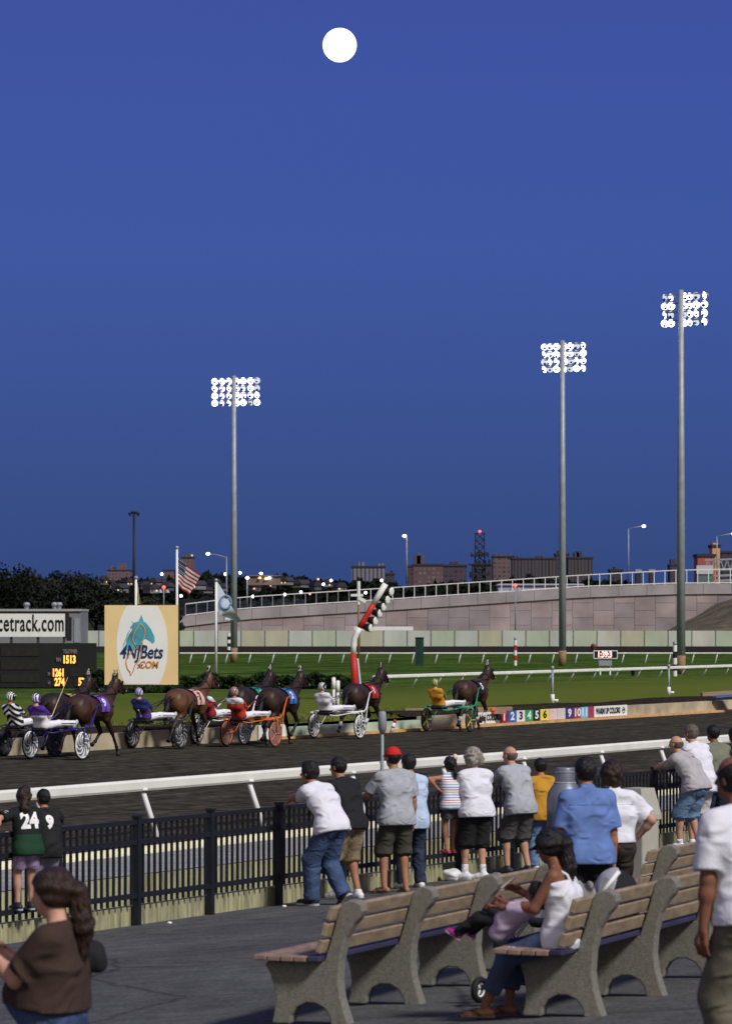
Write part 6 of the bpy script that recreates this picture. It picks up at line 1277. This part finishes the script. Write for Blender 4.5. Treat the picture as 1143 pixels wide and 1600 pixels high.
def horse_geo(v):
    A = np.array; pr = []
    pr += [sdf_cap((0, .50, 1.13), (0, .56, 1.20), .25, .21, .05), sdf_cap((0, .38, 1.12), (0, -.25, 1.15), .268, .255, .12), sdf_cap((0, -.25, 1.16), (0, -.62, 1.22), .25, .235, .12), ell((0, -.72, 1.14), (.21, .17, .23), k=.08), ell((0, .35, 1.38), (.09, .26, .13), k=.08), ell((0, -.45, 1.36), (.17, .3, .12), k=.08)]
    pr += [sdf_cap((0, .56, 1.29), (0, .99, 1.61), .18, .115, .10), sdf_cap((0, .62, 1.16), (0, 1.02, 1.48), .14, .09, .08), sdf_cap((0, .99, 1.61), (0, 1.11, 1.74), .11, .09, .05)]
    hd0, hd1 = A([0, 1.10, 1.77]), A([0, 1.50, 1.52])
    pr += [sdf_cap(hd0, lerp(hd0, hd1, .5), .095, .078, .04), sdf_cap(lerp(hd0, hd1, .45), hd1, .072, .052, .04), ell(hd1 + A([0, .015, -.01]), (.05, .055, .05), k=.03), ell((0, 1.16, 1.65), (.062, .095, .09), k=.04), sdf_cap((0, 1.19, 1.59), (0, 1.46, 1.475), .045, .032, .03)]
    for s in (-1, 1):
        pr += [sdf_cap((s * .055, 1.085, 1.84), (s * .075, 1.095, 1.97), .032, .006, .02), ell((s * .072, 1.21, 1.74), (.02, .03, .022), k=.015)]
        pr += [ell((s * .14, .50, 1.08), (.12, .17, .26), k=.08), ell((s * .15, -.60, 1.12), (.13, .22, .30), k=.08)]
    legs = []
    def leg(s, front, pose):
        if front:
            el = A([s * .15, .44, .88]); kn, fe, ho = [A([s * .14, y, z]) for y, z in pose]
            pr.extend([sdf_cap((s * .15, .48, 1.05), el, .11, .085, .05), sdf_cap(el, kn, .082, .05, .04), ell(kn, (.052, .056, .062), k=.03), sdf_cap(kn, fe, .039, .033, .02), ell(fe, (.042, .045, .045), k=.02)])
        else:
            st = A([s * .15, -.42 + pose[0][0], .86]); kn, fe, ho = [A([s * .14, y, z]) for y, z in pose[1:]]
            pr.extend([sdf_cap((s * .14, -.62, 1.08), st, .16, .115, .06), sdf_cap(st, kn, .105, .052, .05), sdf_cap(lerp(st, kn, .5) + A([0, -.05, .02]), kn + A([0, -.02, .03]), .05, .03, .03), ell(kn, (.048, .062, .065), k=.03), sdf_cap(kn, fe, .043, .036, .02), ell(fe, (.044, .047, .047), k=.02)])
        pr.append(sdf_cap(fe, lerp(fe, ho, .75), .036, .038, .02)); legs.append((fe, ho, kn))
    if v == 0:    # pacing: the right pair stretched, the left pair gathered
        leg(1, True, [(.72, .56), (.92, .22), (1.0, .05)]); leg(-1, True, [(.66, .58), (.42, .36), (.30, .30)])
        leg(1, False, [(.04, 0), (-.62, .50), (-.46, .16), (-.38, .05)]); leg(-1, False, [(-.08, 0), (-.98, .56), (-1.10, .30), (-1.16, .20)])
    else:         # the other beat of the gait
        leg(1, True, [(.68, .60), (.46, .36), (.34, .27)]); leg(-1, True, [(.62, .54), (.74, .20), (.82, .05)])
        leg(1, False, [(-.10, 0), (-.96, .52), (-1.12, .28), (-1.20, .20)]); leg(-1, False, [(.05, 0), (-.62, .50), (-.52, .16), (-.44, .05)])
    return pr, legs
H_CACHE = {}
def ring(y, z, rx, rz, r, m, n=28, tilt=0., ym=0.):
    m.tube([(rx * math.cos(2 * math.pi * i / n), y + tilt * math.sin(2 * math.pi * i / n), z + rz * math.sin(2 * math.pi * i / n)) for i in range(n + 1)], r, 6, False)
def cuff(a, b, r, m): m.tube([Vector(a), Vector(b)], r, 12)
def make_horse(label, loc, v, cm, num, padc, numc, blink=None, boots=False):
    t = thing('race_horse', label, 'horse', loc, HA, 'harness race horses')
    if v not in H_CACHE:
        pr, legs = horse_geo(v); H_CACHE[v] = (smesh('horse body', solid(pr, .017)), legs)
    me, legs = H_CACHE[v]; obj('body', me.copy(), cm, t, True)
    for fe, ho, kn in legs:
        d = nz(ho - fe); m = MB(); m.tube([Vector(lerp(fe, ho, .55)), Vector(ho - d * .005), Vector(ho + d * .035)], [.036, .05, .058], 12); m.build('hoof', m_hoof, t, True)
        if boots: m = MB(); cuff(lerp(kn, fe, .45), lerp(kn, fe, .92), .047, m); m.build('leg_boot', m_boot, t, True)
    # mane and tail
    obj('mane', smesh('mane', solid([sdf_cap((0, .40, 1.48), (0, .68, 1.53), .035, .045, .03), sdf_cap((0, .66, 1.52), (0, .93, 1.72), .045, .04, .03), sdf_cap((0, .93, 1.72), (0, 1.09, 1.87), .04, .03, .03), sdf_cap((.05, .72, 1.54), (.11, .76, 1.36), .03, .012, .03), sdf_cap((.06, .86, 1.64), (.10, .92, 1.48), .03, .012, .03), sdf_cap((.0, 1.12, 1.86), (0, 1.23, 1.75), .035, .015, .02)], .013, (), .006, 60)), m_mane, t, True)
    obj('tail', smesh('tail', solid([sdf_cap((0, -.84, 1.26), (0, -.98, 1.14), .045, .06, .03), sdf_cap((0, -.98, 1.14), (0, -1.10, .86), .06, .07, .03), sdf_cap((0, -1.10, .86), (0, -1.14, .62), .07, .025, .03)], .014, (), .008, 50)), m_mane, t, True)
    # saddle cloth: a curved sheet over the back with the number on both sides
    def sheet(a, c, e=0.):
        an = R(-8 + a * 196) if False else R(-14 + a * 208); y = -.02 + c * .36 + .03 * math.cos(an); rr = .285 + e
        return Vector((rr * math.cos(an) * 1.0, y, 1.135 + (rr + .02 * math.sin(an)) * math.sin(an)))
    g = grid_mesh('s', lambda a, c: sheet(a, c, .012), 26, 6); n0 = len(g.v); g2 = grid_mesh('s', lambda a, c: sheet(a, c, .0), 26, 6); g.add(g2.v, [tuple(reversed(f)) for f in g2.f])
    sc_ = g.build('saddle_cloth', padc, t, True)
    for sx in (1, -1):
        m = MB(); up = Vector((-sx * .38, 0, .92)); decal(m, num, sc_.data, Vector((sx * .25, .16, 1.27)), Vector((0, sx, 0)), up, .27, .010, bold=.014, sx=.95 if len(num) == 1 else .6); m.build('number', numc, sc_)
    # harness
    m = MB(); ring(.18, 1.13, .292, .30, .022, m, tilt=.02); ring(.36, 1.16, .275, .285, .016, m); ring(-.42, 1.2, .262, .275, .012, m, tilt=-.05); ring(-.62, 1.16, .262, .29, .012, m, tilt=.1); m.build('girth', m_leather, t, True)
    m = MB(); m.tube([(0, .3, 1.46), (0, -.2, 1.43), (0, -.55, 1.475), (0, -.82, 1.30)], .012, 6); m.tube([(-.26, .3, 1.2), (-.27, .58, 1.18), (-.12, .78, 1.16), (.12, .78, 1.16), (.27, .58, 1.18), (.26, .3, 1.2)], .018, 6); m.build('breast_collar', m_leather, t, True)
    hd0, hd1 = np.array([0, 1.10, 1.77]), np.array([0, 1.50, 1.52]); hdir = nz(hd1 - hd0); m = MB()
    for q, rr in ((.16, .108), (.62, .078), (.86, .066)): m.torus(Vector(lerp(hd0, hd1, q)) - Vector((0, 0, .012)), Vector(hdir), rr, .011, 20, 6)
    for s in (-1, 1): m.tube([Vector(lerp(hd0, hd1, .1)) + Vector((s * .10, 0, .0)), Vector(lerp(hd0, hd1, .6)) + Vector((s * .078, 0, -.02)), Vector(lerp(hd0, hd1, .88)) + Vector((s * .066, 0, -.02))], .01, 6)
    m.torus((0, .88, 1.53), Vector((0, .8, .6)), .135, .013, 22, 6); m.build('bridle', m_leather, t, True)
    for s in (-1, 1):
        m = MB(); m.ball((s * .105, 1.25, 1.73), (.012, .05, .05), 10, 6); m.build('blinker', blink or m_leather, t, True)
    m = MB(); m.box((0, 1.11, 1.955), (.10, .022, .16)); o = m.build('head_number', m_leather, t)
    for s in (-1, 1): m = MB(); text_on(m, num, (0, 1.11 - s * .014, 1.955), (s, 0, 0), Z3, .19, bold=.008, sx=.95 if len(num) == 1 else .6, ext=.001); m.build('number', c_num, o)
    m = MB(); m.ball((.055, 1.515, 1.52), .018); m.ball((-.055, 1.515, 1.52), .018); m.build('bit_ring', m_steel, t, True)
    # reins run back from the bit through the harness to the driver
    m = MB()
    for s in (-1, 1): m.tube([(s * .06, 1.47, 1.52), (s * .15, .90, 1.48), (s * .16, .30, 1.46), (s * .14, -.4, 1.36), (s * .10, -1.3, 1.15), (s * .08, -1.92, 1.05)], .009, 5)
    m.build('reins', m_leather, t, True); t.scale = (1.05, 1.05, 1.05); return t
c_num = cloth('white number plate', (.8, .8, .8), .02)
def make_sulky(label, loc, frame, rimc, spokec, disc, style, nsp=9):
    t = thing('sulky', label, 'sulky', loc, HA, 'racing sulkies'); RW = .36
    for s in (-1, 1):
        x = s * .735; m = MB(); m.torus((x, 0, RW), (1, 0, 0), RW - .018, .018, 40, 8); w = m.build('wheel', m_rub, t, True)
        m = MB(); m.torus((x, 0, RW), (1, 0, 0), RW - .055, (.024 if style == 'spiral' else .019), 40, 6); m.build('rim', rimc, w, True)
        m = MB(); m.lathe([(0, -.006), (RW - .05, -.006), (RW - .05, .006), (0, .006)], 36, (x, 0, RW), (1, 0, 0)); m.build('disc', disc, w)
        m = MB()
        for i in range(nsp):
            a = 2 * math.pi * i / nsp + .3
            for side in (-1, 1):
                def pt(r, da): return (x + side * .012, r * math.sin(a + da), RW + r * math.cos(a + da))
                tw = .95 if style == 'spiral' else 0.
                pts = [pt(.03 + (RW - .09) * q, tw * q * q) for q in (0, .25, .5, .75, 1)]
                wd = .016 if style == 'spiral' else .02
                m.tube(pts, [wd * .5, wd * .8, wd, wd * 1.2, wd * 1.3] if style == 'spiral' else wd, 5)
        m.build('spokes', spokec, w, True)
        m = MB(); m.tube([(x - .05, 0, RW), (x + .05, 0, RW)], .03, 10); m.build('hub', m_steel, w, True)
        m = MB()
        for q in (-.055, .055): m.tube([(x + q, 0, RW), (x + q, .02, .70), (x + q * .6, .03, .77)], .016, 7)
        m.build('wheel_fork', frame, t, True)
        m = MB(); m.tube([(s * .735, .03, .77), (s * .70, .35, .78), (s * .62, .62, .86), (s * .52, .95, 1.10), (s * .44, 1.20, 1.28), (s * .37, 1.55, 1.34)], [.021, .02, .02, .019, .017, .015], 8); m.tube([(s * .56, .85, 1.02), (s * .70, .40, .40), (s * .735, .0, RW)], .012, 6); m.tube([(s * .735, .3, .78), (s * .6, .3, .80), (s * .5, .34, .80)], .014, 6); m.build('shaft', frame, t, True)
    m = MB(); m.tube([(-.735, .03, .77), (-.4, -.02, .76), (.4, -.02, .76), (.735, .03, .77)], .022, 8); m.tube([(-.7, .33, .78), (-.35, .25, .74), (.35, .25, .74), (.7, .33, .78)], .014, 8)
    for s in (-1, 1): m.tube([(s * .62, .02, .765), (s * .25, -.55, .66), (s * .1, -.74, .70)], .016, 7); m.tube([(s * .735, -.02, .77), (s * .735, -.22, .74), (s * .6, -.30, .72)], .014, 6)
    m.tube([(-.25, -.55, .66), (.25, -.55, .66)], .014, 7); m.build('arch', frame, t, True)
    obj('seat', smesh('seat', solid([sdf_cap((-.16, -.5, .72), (.16, -.5, .72), .045), sdf_cap((-.16, -.78, .74), (.16, -.78, .74), .05, k=.12)], .014)), m_leather, t, True)
    return t
c_wp = banded('white racing trousers', [(0, (.76, .76, .8)), (.5, (.76, .76, .8))], 'Z', 1, 0, bump=.1)
m_bootb = M('dark racing boot', (.5, .5, .5), .5, .2)
def make_driver(label, loc, top, helm, skin='light', whip=False, seed=1, trim=None, rec=-44, head=0):
    t, I = person(label, loc, HA, 1.74, 1.02, rec, 18, (0, -.66), 0, .86, feet=[(-.46, .20, .80, -4, -35), (.46, .20, .80, 4, -35)], hands=[(-.09, -.40, 1.04), (.09, -.37, 1.04)], poles=[(-1, -.3, -.6), (1, -.3, -.6)], head=(head, -4), skin=skin, top=top, sleeve=1.85, hem=.07, tuck=True, legs=c_wp, leglen='long', loose=.95, hair='none', hat=('helmet', helm), shoem=m_bootb,
                  h=.016, seed=seed, group='harness drivers', kneepole=(.1, .2, 1), curl=.9, fold=.006)
    m = MB()
    for i, s in ((0, -1), (1, 1)): # dark side stripe of the trousers
        a, b, c = [Vector(q) for q in (I['P'] + np.array([s * .17, 0, .02]), I['knee'][i] + np.array([s * .082, 0, .0]), I['ank'][i] + np.array([s * .07, 0, 0]))]
        m.tube([a, b, c], .012, 5)
    m.build('side_stripe', m_blk, t, True)
    if whip:
        a = Vector(I['wri'][1] + I['hd'][1] * .06); m = MB(); m.tube([a - Vector((0, .1, .1)), a, a + Vector((.12, .55, .95))], [.012, .012, .006], 6); w = Vector(loc); o = m.build('whip', M('pale whip cane', (.6, .5, .3), .6, .1), None, True); o.location = loc; o.rotation_euler = (0, 0, HA); tag(o, 'long pale driving whip held upright by the purple clad driver', 'whip')
    return t, I
def silk(name, stops, ax='Z', sc=1., off=0., **k): return banded(name + ' silks', stops, ax, sc, off, bump=.12, **k)
def helm(name, a, b, sc=9): 
    m = M(name + ' helmet', a, .3, 0, spec=.5); tc = nd(m, 'ShaderNodeTexCoord'); w = nd(m, 'ShaderNodeTexWave'); w.inputs['Scale'].default_value = sc; w.inputs['Distortion'].default_value = 4; lk(m, tc.outputs['Object'], w.inputs[0]); r = nd(m, 'ShaderNodeValToRGB'); ramp(r, [(0, tuple(a) + (1,)), (.52, tuple(b) + (1,))]); r.color_ramp.interpolation = 'CONSTANT'; lk(m, w.outputs[0], r.inputs[0]); lk(m, r.outputs[0], bsdf(m).inputs['Base Color']); return m
W = (.76, .76, .80); K = (.012, .012, .014)
def paint(name, c): return M(name + ' sulky paint', c, .35, .06, 5, spec=.5)
d_dk = M('dark wheel disc', (.05, .05, .052), .5, .15, 5); d_gr = M('grey wheel disc', (.16, .165, .17), .5, .2, 5); s_wh = paint('white', (.78, .78, .78)); s_gr = paint('grey', (.30, .30, .31)); s_dk = paint('black', (.03, .03, .035)); s_or = paint('orange', (.70, .14, .015)); s_ye = paint('yellow', (.62, .48, .03)); s_pu = paint('navy', (.03, .02, .16)); s_gn = paint('green', (.02, .30, .16))
def rp_(x, v): p = VX(x, v, 0); return p
def pad(n, c): return M(n + ' saddle cloth', c, .8, .08, 8)
rigs = [ # x of axle, v, coat, pose, number, cloth, number colour, frame, rim, spoke, disc, style, n, silks, helmet, whip, words
 (88, 46.9, 'bay', 0, '9', pad('purple', (.14, .07, .42)), cloth('white digits', W, .02), s_pu, s_wh, s_wh, d_gr, 'spiral', 9, silk('purple and white', [(0, W), (.58, (.08, .03, .24))], 'Z', 1., .50), helm('purple and white', (.10, .03, .30), (.7, .7, .75), 6), True, 'purple', 'dark bay horse number nine with a purple saddle cloth at the left', 'navy framed sulky with white spiral wheels at the left', 'driver in purple and white silks holding a whip'),
 (47, 48.5, 'dark', 1, '6', pad('yellow', (.62, .48, .06)), cloth('black digits', K, .02), s_dk, s_dk, s_dk, d_dk, 'spiral', 7, silk('black and white chevron', [(0, K), (.55, W)], 'Z', 7., 0, tri=.75), helm('black and white', K, (.75, .75, .75), 8), False, 'chevron', 'dark horse number six almost hidden behind the purple cloth horse', 'black wheeled sulky at the far left of the pack', 'driver in black and white chevron silks at the far left'),
 (245, 48.5, 'light', 1, '7', pad('pink', (.70, .42, .36)), cloth('dark digits', (.06, .05, .06), .02), s_dk, s_dk, s_gr, d_dk, 'spiral', 9, silk('navy and maroon', [(0, (.10, .015, .03)), (.25, (.03, .05, .30)), (.45, (.10, .015, .03)), (.62, (.02, .03, .14))], 'Z', 2.2, .72), helm('navy red white', (.03, .05, .25), (.55, .5, .55), 8), False, 'navy', 'light bay horse number seven with a pink saddle cloth', 'black sulky with dark spiral wheels behind the pink cloth horse', 'driver in navy and maroon silks leaning back'),
 (345, 48.5, 'dark', 0, '4', pad('green', (.02, .26, .16)), cloth('white digits b', W, .02), s_wh, s_gr, s_wh, d_gr, 'spiral', 10, silk('white red and blue', [(0, (.30, .02, .03)), (.16, (.30, .02, .03)), (.52, W)], 'Z', 1., .66), helm('blue and white', (.05, .10, .45), (.75, .75, .8), 9), False, 'tricolour', 'dark horse number four with a green saddle cloth, half hidden', 'white framed sulky with grey and white spiral wheels', 'driver in white topped red and blue silks'),
 (392, 46.9, 'brown', 1, '2', pad('blue', (.04, .16, .48)), cloth('white digits c', W, .02), s_or, s_or, s_or, d_gr, 'straight', 5, silk('red and white', [(0, (.42, .03, .015)), (.5, W)], 'Z', 1., .66), helm('dark red', (.20, .02, .015), (.45, .35, .3), 8), False, 'red', 'brown horse number two with a blue saddle cloth', 'bright orange sulky with five spoked orange wheels', 'driver in red and white silks on the orange sulky'),
 (526, 48.0, 'brown', 0, '1', pad('red', (.48, .02, .03)), cloth('white digits d', W, .02), s_wh, s_wh, s_wh, d_dk, 'spiral', 9, silk('white', [(0, (.012, .012, .014)), (.10, (.72, .72, .80))], 'Z', 1., .72), helm('white and black', (.03, .03, .03), (.78, .78, .82), 7), False, 'white', 'brown horse number one with a red saddle cloth, second in the race', 'white sulky with bold white spiral wheels by the finish post', 'driver dressed all in white behind the red cloth horse'),
 (700, 47.9, 'bay', 1, '5', pad('black', (.02, .02, .025)), cloth('white digits e', W, .02), s_gn, s_dk, s_ye, d_dk, 'straight', 5, silk('gold and green', [(0, (.02, .2, .09)), (.14, (.55, .25, .02)), (.62, (.60, .33, .03))], 'Z', 1., .68), helm('green and gold', (.03, .16, .06), (.6, .48, .12), 6), False, 'gold', 'leading bay horse number five with a black saddle cloth', 'green framed sulky with yellow spoked wheels in the lead', 'leading driver in gold and green silks')]
for i, (x, v, ct, pose, num, pc, nc, fr_, rm, sp_, dc, sty, n_, sk, hl_, wh, wd, lh, ls, ld) in enumerate(rigs):
    g0 = rp_(x, v); make_sulky(ls, g0, fr_, rm, sp_, dc, sty, n_)
    make_horse(lh, g0 + DV * 1.62, pose, coats[ct], num, pc, nc, boots=(wd in ('white', 'gold')))
    t, I = make_driver(ld, g0, sk, hl_, seed=40 + i, whip=wh, head=(0, -30, 6, -4, 4, -8, 4)[i], skin=('light', 'tan', 'light')[i % 3])
    gm = c_wht if i % 2 else c_num
    if wd == 'red':
        m = MB()
        for sx in (-1, 1): decal(m, 'U', I['shirt'].data, Vector(I['Ch'] + I['S2'] * .11 + I['X1'] * sx * .09), Vector(I['X1']), Vector(I['S2']), .085, .006, bold=.006)
        m.build('horseshoe_mark', cloth('maroon mark', (.2, .02, .03)), I['shirt'])
    if wd in ('tricolour', 'red', 'navy'):   # centre stripe and coloured sleeve caps
        m = MB(); st = [Vector(I['P'] + I['S1'] * z + np.array([0, -.16, 0])) for z in (.02, .12, .24)]; mm = {'tricolour': (.02, .05, .32), 'red': K, 'navy': (.5, .5, .6)}[wd]
        bv = BVHTree.FromPolygons([q.co.copy() for q in I['shirt'].data.vertices], [tuple(p.vertices) for p in I['shirt'].data.polygons]); pts = []
        for z in np.linspace(-.02, .26, 8):
            o = Vector(I['P'] + I['S1'] * z) + Vector((0, -.6, 0)); h = bv.ray_cast(o, Vector((0, 1, 0)), 1.); pts.append((h[0] if h[0] else o + Vector((0, .45, 0))) + Vector((0, -.004, 0)))
        m.tube(pts, .02, 6, flat=1); m.build('back_stripe', cloth(wd + ' stripe', mm, .02), I['shirt'], True)
    if wd in ('red', 'tricolour', 'gold'):
        c = {'red': (.50, .05, .015), 'tricolour': (.03, .08, .40), 'gold': (.02, .22, .10)}[wd]; cm_ = cloth(wd + ' sleeve', c, .04)
        for j in (0, 1):
            g = [sdf_cap(lerp(I['SH'][j], I['elb'][j], .35), I['elb'][j], .071, .064, .03), sdf_cap(I['elb'][j], lerp(I['elb'][j], I['wri'][j], .5), .062, .055, .02)]
            obj('sleeve', smesh('sleeve', solid(g, .015)), cm_, t, True)
